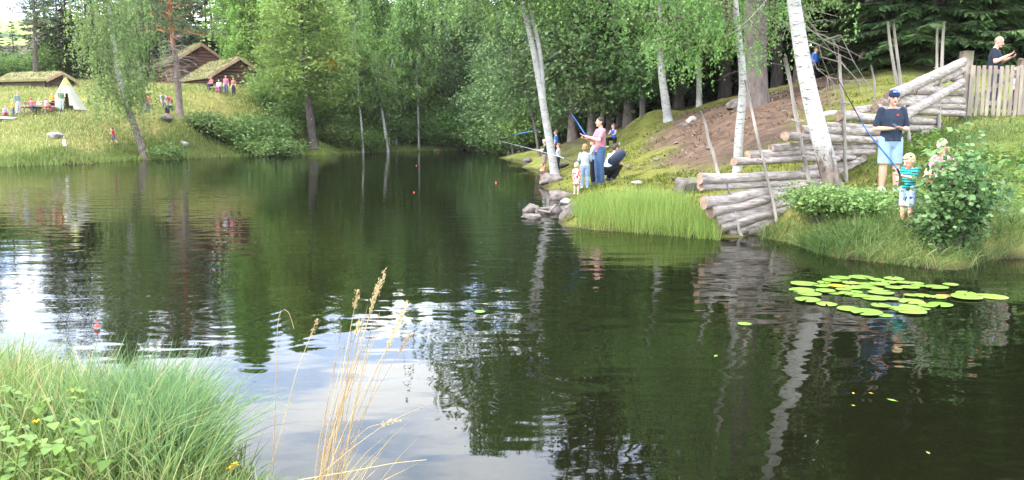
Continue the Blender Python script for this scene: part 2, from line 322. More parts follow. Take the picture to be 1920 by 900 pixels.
def sstep(a, b, x): t = np.clip((x - a) / (b - a), 0, 1); return t * t * (3 - 2 * t)
def zones(x, y, z):
    """weights: meadow, forest floor, bare path, moss, mud"""
    x = np.asarray(x); y = np.asarray(y)
    px = x / np.maximum(y, 0.5) * FPX + 960
    right = sstep(1010, 1040, px) * (y > 8)
    n = vnoise(x, y, 0.35) * 0.6 + vnoise(x, y, 1.1) * 0.4
    # brown trodden hillside on the right: centre around (8, 30), runs up to the big spruce
    e = ((px - 1395) / 190) ** 2 + ((y - 28) / 9.0) ** 2
    path = right * sstep(1.25, 0.45, e + (n - 0.5) * 0.9)
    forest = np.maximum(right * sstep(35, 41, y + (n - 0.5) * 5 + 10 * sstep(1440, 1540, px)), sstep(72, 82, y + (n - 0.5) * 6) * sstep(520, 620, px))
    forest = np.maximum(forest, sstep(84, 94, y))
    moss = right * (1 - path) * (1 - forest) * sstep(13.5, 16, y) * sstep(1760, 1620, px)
    mud = sstep(0.13, -0.02, z + (vnoise(x, y, 2.2) - 0.5) * 0.14 + (vnoise(x, y, 0.6) - 0.5) * 0.06)
    return path, forest, moss, mud

# terrain sheet: a polar grid round the camera, finer ahead
ang = np.concatenate([np.linspace(-40, 40, 321), np.linspace(40, 320, 72)[1:]]) * math.pi / 180
ang = ang[:-1]
rad = np.concatenate([[0.0], np.geomspace(0.9, 265, 200)])
AA, RR = np.meshgrid(ang, rad[1:]); TX = (np.sin(AA) * RR).ravel(); TY = (np.cos(AA) * RR).ravel()
TZ = ground_np(TX, TY)
TZ += np.where(TZ > 0.05, 1, 0.3) * ((vnoise(TX, TY, 0.8) - 0.5) * (0.12 + 0.14 * (TX > 1) * sstep(16, 22, TY)) + (vnoise(TX, TY, 2.7) - 0.5) * (0.07 + 0.07 * (TX > 1) * sstep(16, 22, TY))) * sstep(0.6, 3, np.hypot(TX, TY)) * np.clip(np.abs(TZ) * 3, 0.1, 1)
def terrain():
    na, nr = len(ang), len(rad) - 1
    V = np.concatenate([[[0, 0, gz(0, 0)]], np.stack([TX, TY, TZ], 1)])
    i = np.arange(nr - 1)[:, None]; j = np.arange(na)[None]; k = (j + 1) % na
    F = np.stack([1 + i * na + j, 1 + i * na + k, 1 + (i + 1) * na + k, 1 + (i + 1) * na + j], -1).reshape(-1, 4)[:, ::-1]
    C = np.stack([np.zeros(na, int), 1 + np.arange(na), 1 + (np.arange(na) + 1) % na], 1)[:, ::-1]
    b = MB(); b.add(V, F); b.F.append((C, 0, True))
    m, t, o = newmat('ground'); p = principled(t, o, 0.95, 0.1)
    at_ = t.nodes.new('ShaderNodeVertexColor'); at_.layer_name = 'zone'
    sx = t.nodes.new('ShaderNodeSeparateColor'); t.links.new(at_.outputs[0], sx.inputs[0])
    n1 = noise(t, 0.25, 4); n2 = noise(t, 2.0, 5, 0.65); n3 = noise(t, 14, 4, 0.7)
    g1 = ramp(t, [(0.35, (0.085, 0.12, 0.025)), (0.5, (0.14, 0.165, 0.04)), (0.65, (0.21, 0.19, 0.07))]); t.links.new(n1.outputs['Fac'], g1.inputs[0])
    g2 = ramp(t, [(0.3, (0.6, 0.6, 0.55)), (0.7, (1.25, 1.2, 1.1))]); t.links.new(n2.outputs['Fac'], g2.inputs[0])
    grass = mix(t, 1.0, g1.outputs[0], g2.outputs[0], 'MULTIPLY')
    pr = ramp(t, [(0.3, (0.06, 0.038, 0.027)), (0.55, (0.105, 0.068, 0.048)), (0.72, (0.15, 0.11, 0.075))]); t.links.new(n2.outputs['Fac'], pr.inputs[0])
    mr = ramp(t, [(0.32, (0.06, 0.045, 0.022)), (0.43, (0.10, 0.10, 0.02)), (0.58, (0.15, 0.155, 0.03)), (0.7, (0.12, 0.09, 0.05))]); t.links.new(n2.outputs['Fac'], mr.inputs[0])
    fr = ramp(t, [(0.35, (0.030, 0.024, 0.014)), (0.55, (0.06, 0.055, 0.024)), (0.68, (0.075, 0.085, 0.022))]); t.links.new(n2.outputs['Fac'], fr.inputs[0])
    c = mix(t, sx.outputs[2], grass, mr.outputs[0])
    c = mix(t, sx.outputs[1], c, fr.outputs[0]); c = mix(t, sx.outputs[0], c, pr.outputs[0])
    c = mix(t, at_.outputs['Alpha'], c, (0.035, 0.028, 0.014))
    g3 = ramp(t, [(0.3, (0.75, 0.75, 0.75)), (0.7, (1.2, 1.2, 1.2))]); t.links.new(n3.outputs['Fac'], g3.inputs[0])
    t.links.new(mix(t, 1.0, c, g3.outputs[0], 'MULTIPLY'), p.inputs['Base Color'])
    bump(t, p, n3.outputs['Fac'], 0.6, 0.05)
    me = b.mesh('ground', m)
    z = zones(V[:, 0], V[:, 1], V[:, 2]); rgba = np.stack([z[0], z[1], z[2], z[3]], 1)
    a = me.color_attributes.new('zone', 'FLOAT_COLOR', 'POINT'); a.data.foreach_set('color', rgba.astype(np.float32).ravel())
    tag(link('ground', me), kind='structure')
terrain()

def far_hills():
    b = MB()
    xs = np.linspace(-340, 340, 100); ys = np.linspace(190, 420, 40); X, Y = np.meshgrid(xs, ys)
    Z = 12 + 30 * sstep(190, 400, Y) + 10 * sstep(0, -150, X) * sstep(190, 320, Y) + (vnoise(X, Y, 0.012) - 0.5) * 14 * sstep(190, 300, Y) - 18 * sstep(215, 190, Y)
    V = np.stack([X.ravel(), Y.ravel(), Z.ravel()], 1); nx = len(xs); i = np.arange(len(ys) - 1)[:, None] * nx; j = np.arange(nx - 1)[None]
    b.add(V, np.stack([i + j, i + j + 1, i + nx + j + 1, i + nx + j], -1).reshape(-1, 4))
    m, t, o = newmat('hill_fields'); p = principled(t, o, 0.95, 0.1); n = noise(t, 0.03, 5)
    r = ramp(t, [(0.42, (0.045, 0.075, 0.03)), (0.5, (0.2, 0.25, 0.07)), (0.62, (0.24, 0.27, 0.09))]); t.links.new(n.outputs['Fac'], r.inputs[0]); t.links.new(r.outputs[0], p.inputs['Base Color'])
    tag(b.build('hills', m), kind='structure')
far_hills()

def water():
    m, t, o = newmat('pond_water')
    c = t.nodes.new('ShaderNodeTexCoord')
    mp = t.nodes.new('ShaderNodeMapping'); mp.inputs['Scale'].default_value = (0.75, 1.5, 1); t.links.new(c.outputs['Object'], mp.inputs[0])
    n1 = t.nodes.new('ShaderNodeTexNoise'); n1.inputs['Scale'].default_value = 1.5; n1.inputs['Detail'].default_value = 2.5; n1.inputs['Roughness'].default_value = 0.45; t.links.new(mp.outputs[0], n1.inputs['Vector'])
    n0 = noise(t, 0.11, 2); r0 = ramp(t, [(0.42, (0.25, 0.25, 0.25)), (0.62, (1, 1, 1))]); t.links.new(n0.outputs['Fac'], r0.inputs[0])
    nw = noise(t, 0.9, 2); wv = t.nodes.new('ShaderNodeVectorMath'); wv.operation = 'SCALE'; t.links.new(nw.outputs['Color'], wv.inputs[0]); wv.inputs['Scale'].default_value = 0.55
    wc = t.nodes.new('ShaderNodeVectorMath'); wc.operation = 'SUBTRACT'; t.links.new(wv.outputs[0], wc.inputs[0]); wc.inputs[1].default_value = (.27, .27, .27)
    wf = t.nodes.new('ShaderNodeVectorMath'); wf.operation = 'MULTIPLY'; t.links.new(wc.outputs[0], wf.inputs[0]); wf.inputs[1].default_value = (1, 1, 0)
    wob = t.nodes.new('ShaderNodeVectorMath'); wob.operation = 'ADD'; t.links.new(c.outputs['Object'], wob.inputs[0]); t.links.new(wf.outputs[0], wob.inputs[1])
    # rings where something has just touched the water
    def rings(x, y, rmax, k, amp):
        v = t.nodes.new('ShaderNodeVectorMath'); v.operation = 'DISTANCE'; t.links.new(wob.outputs[0], v.inputs[0]); v.inputs[1].default_value = (x, y, 0)
        s = t.nodes.new('ShaderNodeMath'); s.operation = 'MULTIPLY'; t.links.new(v.outputs['Value'], s.inputs[0]); s.inputs[1].default_value = k
        q = t.nodes.new('ShaderNodeMath'); q.operation = 'SINE'; t.links.new(s.outputs[0], q.inputs[0])
        f = t.nodes.new('ShaderNodeMapRange'); t.links.new(v.outputs['Value'], f.inputs[0]); f.inputs[1].default_value = 0; f.inputs[2].default_value = rmax; f.inputs[3].default_value = amp; f.inputs[4].default_value = 0
        u = t.nodes.new('ShaderNodeMath'); u.operation = 'MULTIPLY'; t.links.new(q.outputs[0], u.inputs[0]); t.links.new(f.outputs[0], u.inputs[1])
        return u.outputs[0]
    p1 = atz(440, 585); p2 = atz(990, 750)
    h = t.nodes.new('ShaderNodeMath'); h.operation = 'MULTIPLY'; t.links.new(n1.outputs['Fac'], h.inputs[0]); t.links.new(r0.outputs[0], h.inputs[1])
    for x in (rings(p1.x, p1.y, 2.2, 34, 0.02), rings(p2.x, p2.y, 0.9, 44, 0.02)):
        a = t.nodes.new('ShaderNodeMath'); a.operation = 'ADD'; t.links.new(h.outputs[0], a.inputs[0]); t.links.new(x, a.inputs[1]); h = a
    bp = t.nodes.new('ShaderNodeBump'); bp.inputs['Strength'].default_value = 0.35; bp.inputs['Distance'].default_value = 0.06; t.links.new(h.outputs[0], bp.inputs['Height'])
    gl = t.nodes.new('ShaderNodeBsdfGlossy'); gl.inputs['Roughness'].default_value = 0.02; t.links.new(bp.outputs[0], gl.inputs['Normal'])
    tp = t.nodes.new('ShaderNodeBsdfTransparent'); tp.inputs[0].default_value = (0.34, 0.31, 0.15, 1)
    df = t.nodes.new('ShaderNodeBsdfDiffuse'); df.inputs[0].default_value = (0.008, 0.010, 0.004, 1)
    md = t.nodes.new('ShaderNodeMixShader'); md.inputs[0].default_value = 0.5; t.links.new(tp.outputs[0], md.inputs[1]); t.links.new(df.outputs[0], md.inputs[2])
    fr = t.nodes.new('ShaderNodeFresnel'); fr.inputs[0].default_value = 1.40; t.links.new(bp.outputs[0], fr.inputs['Normal'])
    ms = t.nodes.new('ShaderNodeMixShader'); t.links.new(fr.outputs[0], ms.inputs[0]); t.links.new(md.outputs[0], ms.inputs[1]); t.links.new(gl.outputs[0], ms.inputs[2])
    t.links.new(ms.outputs[0], o.inputs[0])
    b = MB(); b.add([(-46, 1.2, 0), (22, 1.2, 0), (22, 92, 0), (-46, 92, 0)], [[0, 1, 2, 3]], 0, False)
    tag(b.build('water', m), kind='structure')
water()
# ------------------------------------------------------------------ trees
def smooth_path(pts, n=14):
    P = np.asarray(pts, float); s = np.concatenate([[0], np.cumsum(np.linalg.norm(np.diff(P, axis=0), axis=1))]); u = np.linspace(0, s[-1], n)
    # Catmull-like smoothing of the linear interpolation
    Q = np.stack([np.interp(u, s, P[:, k]) for k in range(3)], 1)
    for _ in range(2): Q[1:-1] = 0.5 * Q[1:-1] + 0.25 * (Q[:-2] + Q[2:])
    return Q
def unit(v): return v / (np.linalg.norm(v, axis=-1, keepdims=True) + 1e-12)
def leaf_quads(c, size, rng, flat=0.5, asp=0.62, hang=False):
    """one rhombic leaf at each centre c"""
    n = len(c); d = rng.normal(size=(n, 3)); d[:, 2] *= 0.5
    if hang: d[:, 2] = -np.abs(d[:, 2]) - 0.8
    d = unit(d); nn = rng.normal(size=(n, 3)); nn[:, 2] += flat * 2; w = unit(np.cross(d, nn))
    s = size * rng.uniform(0.6, 1.35, (n, 1)); l = d * s * 0.5; w = w * s * 0.5 * asp
    return np.stack([c - l, c - l * 0.1 + w, c + l, c - l * 0.1 - w], 1)

def branch_path(p0, az, L, up, droop, rng, n=6):
    s = np.linspace(0, 1, n)[:, None]; h = np.array([math.cos(az), math.sin(az), 0.0]); k = np.array([-math.sin(az), math.cos(az), 0])
    P = p0 + h * L * s * math.cos(up) + np.array([0, 0, 1.0]) * (L * math.sin(up) * s - L * droop * s ** 2) + k * (rng.normal() * 0.12 * L * s ** 2)
    P[1:] += rng.normal(size=(n - 1, 3)) * 0.03 * L
    return P

def broadleaf(seed, H, R, t0=0.25, nb=46, up=0.75, droop=0.35, leaf=0.16, ncl=7, per=22, hang=0.0, sig=0.28, trunk=None, r0=None, prof=0.8, bare=0, tw=4, fork=None, leaf_hang=False, bth=0.13, az_bias=None):
    rng = np.random.default_rng(seed)
    if trunk is None: trunk = [(0, 0, -0.3), (rng.normal() * 0.02 * H, rng.normal() * 0.02 * H, 0.33 * H), (rng.normal() * 0.03 * H, rng.normal() * 0.03 * H, 0.66 * H), (rng.normal() * 0.04 * H, rng.normal() * 0.04 * H, H)]
    T = smooth_path(trunk, 18); r0 = r0 or 0.012 * H + 0.03
    tb = MB(); tr = r0 * (1 - np.linspace(0, 1, 18) ** 1.2 * 0.93); tr[0] *= 1.25; tb.tube(T, tr, 10)
    lines = [T]
    if fork is not None: F = smooth_path(fork[0], 14); tb.tube(F, fork[1] * (1 - np.linspace(0, 1, 14) * 0.92), 9); lines.append(F)
    cl = []
    for i in range(nb):
        Tk = lines[i % len(lines)]; t = t0 + (1 - t0) * ((i + rng.random()) / nb); m = len(Tk) - 1
        if Tk is not T: t = max(t, 0.2)
        f = t * m; a = min(int(f), m - 1); p = Tk[a] + (Tk[a + 1] - Tk[a]) * (f - a)
        u = (t - t0) / (1 - t0); Lb = R * (0.25 + 0.75 * math.sin(math.pi * min(1, u ** prof * 0.9 + 0.12))) * rng.uniform(0.7, 1.15)
        az = i * 2.4 + rng.normal() * 0.4
        if az_bias is not None and rng.random() < 0.6: az = az_bias + rng.normal() * 0.8
        B = branch_path(p, az, Lb, up * (1 - 0.3 * rng.random()), droop * rng.uniform(0.6, 1.3), rng)
        tb.tube(B, max(0.006, r0 * bth * (1 - 0.7 * u)) * np.linspace(1, 0.2, 6), 5, 1, cap=False)
        for q in range(ncl):
            s = rng.uniform(0.25, 1.0); f2 = s * 5; b2 = min(int(f2), 4); c = B[b2] + (B[b2 + 1] - B[b2]) * (f2 - b2)
            o = rng.normal(size=3) * Lb * 0.17; o[2] = abs(o[2]) * 0.3 - 0.05 * Lb
            e = c + o
            if q < tw: tb.tube([c, (c + e) / 2 + (0, 0, 0.03 * Lb), e], [0.010, 0.007, 0.004], 4, 1, cap=False)
            hl = hang * rng.uniform(0.3, 1.3) * (0.5 + 0.8 * s); k = max(3, int(per * rng.uniform(0.6, 1.4)))
            if hang:
                for st in range(3):
                    ho = rng.normal(size=3) * sig * (1, 1, 0.6); z = rng.random((k, 1)); dr = rng.normal(size=3) * 0.12; dr[2] = -1
                    cl.append(e + ho + dr * z * hl + rng.normal(size=(k, 3)) * sig * 0.28)
            else: cl.append(e + rng.normal(size=(k, 3)) * sig * (1, 1, 0.7))
    C = np.concatenate(cl); cb = MB(); cb.quads(leaf_quads(C, leaf, rng, hang=leaf_hang))
    return tb, cb

def spruce(seed, H, R, t0=0.08, dens=1.0, step=0.42, tw=11, dead=0, trunk_r=None, wd=1.0, tmax=9):
    rng = np.random.default_rng(seed); r0 = trunk_r or 0.011 * H + 0.03
    T = smooth_path([(0, 0, -0.3), (0.01 * H * rng.normal(), 0.01 * H * rng.normal(), H * 0.5), (0, 0, H)], 12)
    tb = MB(); tr = r0 * (1 - np.linspace(0, 1, 12) * 0.95); tr[0] *= 1.3; tb.tube(T, tr, 9)
    Q = []
    z = t0 * H; nl = 0
    while z < H * 0.985:
        u = (z - t0 * H) / (H - t0 * H); Lr = R * ((1 - u) ** 0.85) * (0.75 + 0.25 * min(1, u * 5)) + 0.12
        for b in range(int((6 if u < 0.8 else 4) * dens + rng.random())):
            L_ = Lr * rng.uniform(0.65, 1.12); az = rng.random() * 6.283; upa = -0.25 + 0.75 * u + rng.normal() * 0.1
            P = branch_path(np.array([0, 0, z + rng.normal() * 0.1]), az, L_, upa, 0.12, rng, 5); P[-1, 2] += 0.08 * L_
            if L_ > 0.5: tb.tube(P, 0.018 * np.linspace(1, 0.2, 5) * (0.5 + L_ / 3), 4, cap=False)
            n = max(4, int(tw * L_ / 2 + 3)); s = rng.uniform(0.12, 1, n); f = s * 4; a = np.minimum(f.astype(int), 3); c = P[a] + (P[a + 1] - P[a]) * (f - a)[:, None]
            dirh = unit(P[-1] - P[0]); side = np.cross(dirh, [0, 0, 1.0]) * np.where(rng.random(n) < 0.5, 1, -1)[:, None]
            d = unit(side * 0.9 + dirh * 0.75 + np.array([0, 0, -0.35]) + rng.normal(size=(n, 3)) * 0.22); tl = np.minimum(0.22 + 0.32 * L_ * (1 - s * 0.75), tmax)[:, None] * rng.uniform(0.7, 1.2, (n, 1))
            wv = unit(np.cross(d, np.array([0, 0, 1.0]) + rng.normal(size=(n, 3)) * 0.35)); wl = tl * 0.17 * wd
            Q.append(np.stack([c, c + d * tl * 0.45 + wv * wl, c + d * tl, c + d * tl * 0.45 - wv * wl], 1))
            # hanging curtain of twigs below the branch
            n2 = n // 2; d2 = unit(rng.normal(size=(n2, 3)) * 0.3 + np.array([0, 0, -1.0]) + dirh * 0.4); l2 = (0.16 + 0.12 * rng.random((n2, 1)))
            w2 = unit(np.cross(d2, rng.normal(size=(n2, 3)))) * 0.05 * wd; c2 = c[:n2]
            Q.append(np.stack([c2, c2 + d2 * l2 * 0.5 + w2, c2 + d2 * l2, c2 + d2 * l2 * 0.5 - w2], 1))
        z += step * rng.uniform(0.7, 1.3) * (1 if u < 0.8 else 0.7)
    for i in range(dead):
        zz = rng.uniform(0.05, max(t0, 0.12)) * H; az = rng.random() * 6.283; P = branch_path(np.array([0, 0, zz]), az, rng.uniform(0.5, 1.5), -0.1, 0.25, rng, 5); tb.tube(P, 0.012 * np.linspace(1, 0.3, 5), 4, cap=False)
    cb = MB(); cb.quads(np.concatenate(Q)); return tb, cb

def pine(seed, H, R, t0=0.5, nb=26, dead=30, r0=None, dead_z=(0.2, 0.5), trunk=None, per=50, nclump=7, trunkdead=True):
    rng = np.random.default_rng(seed); r0 = r0 or 0.013 * H + 0.03
    T = smooth_path(trunk or [(0, 0, -0.3), (0.01 * H, 0, 0.4 * H), (-0.01 * H, 0.01 * H, 0.7 * H), (0.01 * H, 0, H)], 14); tb = MB(); tr = r0 * (1 - np.linspace(0, 1, 14) ** 1.3 * 0.88); tr[0] *= 1.25; tb.tube(T, tr, 10)
    Q = []
    def on(t): f = t * 13; a = min(int(f), 12); return T[a] + (T[a + 1] - T[a]) * (f - a)
    for i in range(nb):
        t = t0 + (1 - t0) * (i + rng.random()) / nb; u = (t - t0) / (1 - t0); L_ = R * (0.45 + 0.55 * math.sin(math.pi * (0.25 + 0.7 * u))) * rng.uniform(0.7, 1.1)
        P = branch_path(on(min(t, 0.99)), i * 2.4 + rng.normal() * 0.5, L_, 0.15 + 0.5 * u, 0.1, rng); tb.tube(P, r0 * 0.3 * np.linspace(1, 0.2, 6) * (1 - 0.5 * u), 5, cap=False)
        for q in range(nclump):
            s = rng.uniform(0.35, 1.02); f = min(s, 1) * 5; a = min(int(f), 4); c = P[a] + (P[a + 1] - P[a]) * (f - a) + rng.normal(size=3) * (0.16, 0.16, 0.09) * L_
            d = unit(rng.normal(size=(per, 3)) + (0, 0, 0.35)); ln = rng.uniform(0.14, 0.34, (per, 1)); w_ = unit(np.cross(d, rng.normal(size=(per, 3)))) * 0.03
            c = c + rng.normal(size=(per, 3)) * 0.12
            Q.append(np.stack([c, c + d * ln * 0.5 + w_, c + d * ln, c + d * ln * 0.5 - w_], 1))
    db = MB()
    for i in range(dead):
        t = rng.uniform(*dead_z); P = branch_path(on(t), rng.random() * 6.283, rng.uniform(0.6, 2.0), rng.uniform(-0.2, 0.25), 0.25, rng, 6); db.tube(P, r0 * 0.16 * np.linspace(1, 0.25, 6), 5, cap=False)
        for k in range(4):
            a = rng.integers(2, 5); e = P[a] + rng.normal(size=3) * 0.35; db.tube([P[a], (P[a] + e) / 2 + rng.normal(size=3) * 0.05, e], [0.014, 0.01, 0.005], 4, cap=False)
    cb = MB(); cb.quads(np.concatenate(Q)); return tb, cb, db

def shrub(seed, H, R, leaf=0.14, n=2600, nst=14, asp=0.62, lumps=9):
    rng = np.random.default_rng(seed); tb = MB(); cl = []
    for i in range(nst):
        az = rng.random() * 6.283; rr = R * rng.uniform(0.15, 0.85); e = np.array([math.cos(az) * rr, math.sin(az) * rr, H * rng.uniform(0.55, 0.98) * (1 - 0.35 * rr / R)])
        P = smooth_path([(0.1 * R * rng.normal(), 0.1 * R * rng.normal(), -0.1), e * (0.45, 0.45, 0.6), e], 7); tb.tube(P, 0.02 * H * np.linspace(0.6, 0.15, 7), 5, cap=False)
        k = n // nst; s = rng.uniform(0.25, 1.0, k) ** 0.7; f = s * 6; a = np.minimum(f.astype(int), 5); c = P[a] + (P[a + 1] - P[a]) * (f - a)[:, None]
        cl.append(c + rng.normal(size=(k, 3)) * (0.2 * R, 0.2 * R, 0.11 * H) * (0.4 + 0.8 * s[:, None]))
    C = np.concatenate(cl); C = C[C[:, 2] > 0.02]; cb = MB(); cb.quads(leaf_quads(C, leaf, rng, asp=asp)); return tb, cb

def tree_obj(name, parts, label, cat='tree', group=None, loc=(0, 0, 0), rz=0):
    """parts: list of (part name, MB or mesh, material)"""
    r = empty(name, loc, rz); tag(r, label, cat, group)
    for nm, b, mt in parts:
        if isinstance(b, MB): b.build(nm, mt, r)
        else: link(nm, b, r)
    return r
def rel(pts_px, d, base, dd=None):
    """trunk through the given picture points, all at about depth d, made relative to base"""
    o = []
    for i, p in enumerate(pts_px):
        q = at(p[0], p[1], d + (dd[i] if dd else 0)); o.append((q.x - base.x, q.y - base.y, q.z - base.z))
    o[0] = (o[0][0], o[0][1], -0.25); return o

M['twig'] = plain_mat('twig', (0.15, 0.115, 0.09), (0.08, 0.06, 0.05), 9, 0.9, 0.1)
# -------- trees one can tell apart
b = place(275, 53.5); tk = rel([(277, 293), (257, 249), (242, 209), (228, 170), (220, 132), (211, 66), (202, 0), (196, -70), (192, -120)], 53.5, b)
t_, c_ = broadleaf(21, 13.5, 3.2, t0=0.3, nb=74, up=0.6, droop=0.6, leaf=0.15, ncl=7, per=15, hang=2.0, sig=0.13, trunk=tk, r0=0.26, leaf_hang=True)
tree_obj('birch_tree', [('trunk', t_, [M['birch_bark_grey_foot'], M['twig']]), ('crown', c_, M['grey_leaf'])], 'weeping birch leaning over the far bank with a curtain of hanging grey green leaves', loc=b)

b = place(337, 61); tk = rel([(337, 215), (334, 165), (331, 110), (324, 84), (319, 29), (318, -20), (318, -70)], 60, b)
t_, c_, d_ = pine(5, 12.0, 3.6, t0=0.52, nb=30, dead=46, r0=0.27, dead_z=(0.24, 0.56), trunk=tk, per=60)
tree_obj('pine_tree', [('trunk', t_, [M['pine_bark'], M['twig']]), ('crown', c_, M['pine_needle']), ('dead_branches', d_, M['dead_twig'])], 'pine with orange upper bark and tangled dead branches in front of the turf cabins', loc=b)

b = place(66, 78); tk = rel([(66, 140), (65, 60), (64, 0), (64, -30)], 78, b)
t_, c_, d_ = pine(9, 16, 2.6, t0=0.62, nb=20, dead=16, r0=0.27, dead_z=(0.35, 0.7), trunk=rel([(66, 140), (65, 60), (64, 0), (64, -25)], 78, b), per=34)
tree_obj('pine_tree', [('trunk', t_, [M['spruce_bark'], M['twig']]), ('crown', c_, M['pine_needle']), ('dead_branches', d_, M['dead_twig'])], 'tall thin pine with bare straight trunk right behind the turf roofed hut', loc=b)

b = place(583, 66); tk = rel([(587, 272), (578, 180), (570, 100), (563, 20), (560, -60)], 66, b)
t_, c_ = broadleaf(33, 15.5, 5.2, t0=0.28, nb=80, up=0.45, droop=0.45, leaf=0.27, ncl=9, per=24, hang=0, sig=0.42, trunk=tk, r0=0.36, prof=0.6)
tree_obj('broadleaf_tree', [('trunk', t_, [M['spruce_bark'], M['twig']]), ('crown', c_, M['bright_leaf'])], 'large pale green tree with thick straight brown trunk at the far water edge', loc=b)

def birch_px(px_pts, d, R, label, seed, bark='birch_bark', leafm='birch_leaf', r0=0.1, group=None, **k):
    b = place(px_pts[0][0], d); tk = rel(px_pts, d, b); kw = dict(t0=0.5, nb=40, up=0.6, droop=0.5, leaf=0.13, ncl=7, per=9, hang=0.9, sig=0.16, leaf_hang=True); kw.update(k)
    t_, c_ = broadleaf(seed, tk[-1][2], R, trunk=tk, r0=r0, **kw)
    return tree_obj('birch_tree', [('trunk', t_, [M[bark], M['twig']]), ('crown', c_, M[leafm])], label, group=group, loc=b)
g = 'thin birches along the far shore'
birch_px([(681, 276), (678, 230), (671, 172), (668, 120), (664, 40), (662, -30)], 72, 2.6, 'thin straight white birch, left of the bowed one on the far shore', 41, r0=0.11, leaf=0.22, t0=0.3, group=g)
birch_px([(729, 275), (722, 240), (715, 205), (712, 175), (707, 147), (695, 128), (680, 112), (660, 100), (630, 90), (595, 82)], 74, 3.0, 'bowed white birch whose top bends over to the left above the water', 42, r0=0.15, leaf=0.22, t0=0.35, nb=60, group=g)
birch_px([(728, 262), (729, 180), (733, 117), (742, 95), (751, 77), (762, 20), (770, -30)], 79, 2.6, 'slim kinked birch just behind the bowed birch', 43, r0=0.14, leaf=0.22, t0=0.3, group=g)
birch_px([(742, 264), (744, 220), (748, 150), (754, 79), (760, 10), (764, -50)], 80, 2.6, 'slim straight birch crossing the kinked birch behind the bowed one', 44, r0=0.13, leaf=0.22, t0=0.3, group=g)
birch_px([(785, 262), (784, 215), (783, 176), (780, 110), (779, 40), (778, -20)], 80, 2.4, 'short pale birch stem among low shore bushes beside a snapped stick', 45, r0=0.10, leaf=0.22, t0=0.3, group=g)
birch_px([(1012, 262), (1003, 230), (982, 154), (953, 92), (927, 44), (905, 0), (890, -30)], 52, 2.6, 'thin grey birch leaning steeply left behind the twin trunk birch', 46, bark='grey_bark', r0=0.11, leaf=0.18, t0=0.3, leafm='alder_leaf', group=g)
birch_px([(857, 262), (854, 180), (852, 100), (851, 40), (851, -60)], 84, 3.2, 'dark upright trunk half hidden by leaves above the cove', 47, bark='spruce_bark', r0=0.2, leaf=0.24, t0=0.35, leafm='alder_leaf', nb=50)

# twin-trunk birch on the point
d0 = 33.5; b = place(1043, d0)
tk = rel([(1043, 318), (1034, 282), (1028, 253), (1020, 205), (1012, 155), (1006, 120), (988, 37), (977, 0), (955, -80), (935, -160), (920, -240)], d0, b)
fk = rel([(1020, 205), (1015, 165), (1019, 121), (1010, 80), (1002, 48), (991, 0), (978, -80), (970, -160), (965, -220)], d0, b); fk[0] = tk[3]
t_, c_ = broadleaf(52, 14, 4.2, t0=0.6, nb=90, up=0.5, droop=0.7, leaf=0.13, ncl=8, per=15, hang=1.5, sig=0.2, trunk=tk, r0=0.19, fork=(fk, 0.125), leaf_hang=True)
tree_obj('birch_tree', [('trunk', t_, [M['birch_bark'], M['twig']]), ('crown', c_, M['birch_leaf'])], 'tall forked birch with two white trunks leaning left at the rocky point', loc=b)
birch_px([(1254, 227), (1248, 190), (1241, 147), (1237, 92), (1236, 40), (1238, -30), (1240, -120)], 34, 3.0, 'white birch with a bare lower trunk at the edge of the dark forest', 53, r0=0.19, leaf=0.12, t0=0.42, per=10, nb=60)
b = place(1383, 19); tk = rel([(1383, 324), (1384, 270), (1388, 215), (1397, 160), (1391, 110), (1381, 50), (1378, 0), (1376, -90), (1370, -200), (1366, -300)], 19, b)
t_, c_ = broadleaf(54, 9, 2.6, t0=0.46, nb=62, up=0.45, droop=0.75, leaf=0.075, ncl=6, per=14, hang=0.75, sig=0.13, trunk=tk, r0=0.112, leaf_hang=True, az_bias=2.9)
tree_obj('birch_tree', [('trunk', t_, [M['birch_bark'], M['twig']]), ('crown', c_, M['birch_leaf'])], 'crooked slim birch with kinked trunk on the mossy slope behind the logs', loc=b)
# the big near birch beside the log fence
b = place(1566, 14.0); tk = rel([(1572, 364), (1556, 318), (1538, 260), (1522, 200), (1508, 130), (1498, 70), (1488, 0), (1470, -120), (1455, -260), (1445, -420), (1440, -560)], 14.0, b)
t_, c_ = broadleaf(55, 9.5, 2.8, t0=0.52, nb=70, up=0.6, droop=0.6, leaf=0.07, ncl=7, per=12, hang=0.7, sig=0.13, trunk=tk, r0=0.168, leaf_hang=True)
db = MB(); rg = np.random.default_rng(3)
def on_tr(t): f = t * (len(tk) - 1); a = min(int(f), len(tk) - 2); return np.array(tk[a]) + (np.array(tk[a + 1]) - np.array(tk[a])) * (f - a)
for t, az, L_ in [(0.57, 0.0, 1.9), (0.5, 0.1, 1.7), (0.62, 2.9, 1.2), (0.46, 0.3, 0.9), (0.6, 0.4, 1.5)]:
    P = branch_path(on_tr(t), az, L_, -0.5, 0.25, rg, 7); db.tube(P, 0.013 * np.linspace(1, 0.25, 7), 5, cap=False)
    for k in range(8):
        a = rg.integers(1, 6); e = P[a] + rg.normal(size=3) * 0.28 + (0.12, 0, -0.25); db.tube([P[a], (P[a] + e) / 2 + rg.normal(size=3) * 0.05, e], [0.007, 0.005, 0.003], 4, cap=False)
tree_obj('birch_tree', [('trunk', t_, [M['birch_bark_foot'], M['twig']]), ('dead_branches', db, M['dead_twig']), ('crown', c_, M['birch_leaf'])], 'thick white birch with a dark rough foot leaning beside the log fence', loc=b)
birch_px([(1434, 162), (1428, 90), (1421, 22), (1416, -60), (1412, -160), (1410, -260)], 29, 2.6, 'grey white birch standing tight behind the thick spruce trunk', 56, r0=0.17, leaf=0.11, t0=0.32, per=11, nb=70, leafm='grey_leaf')
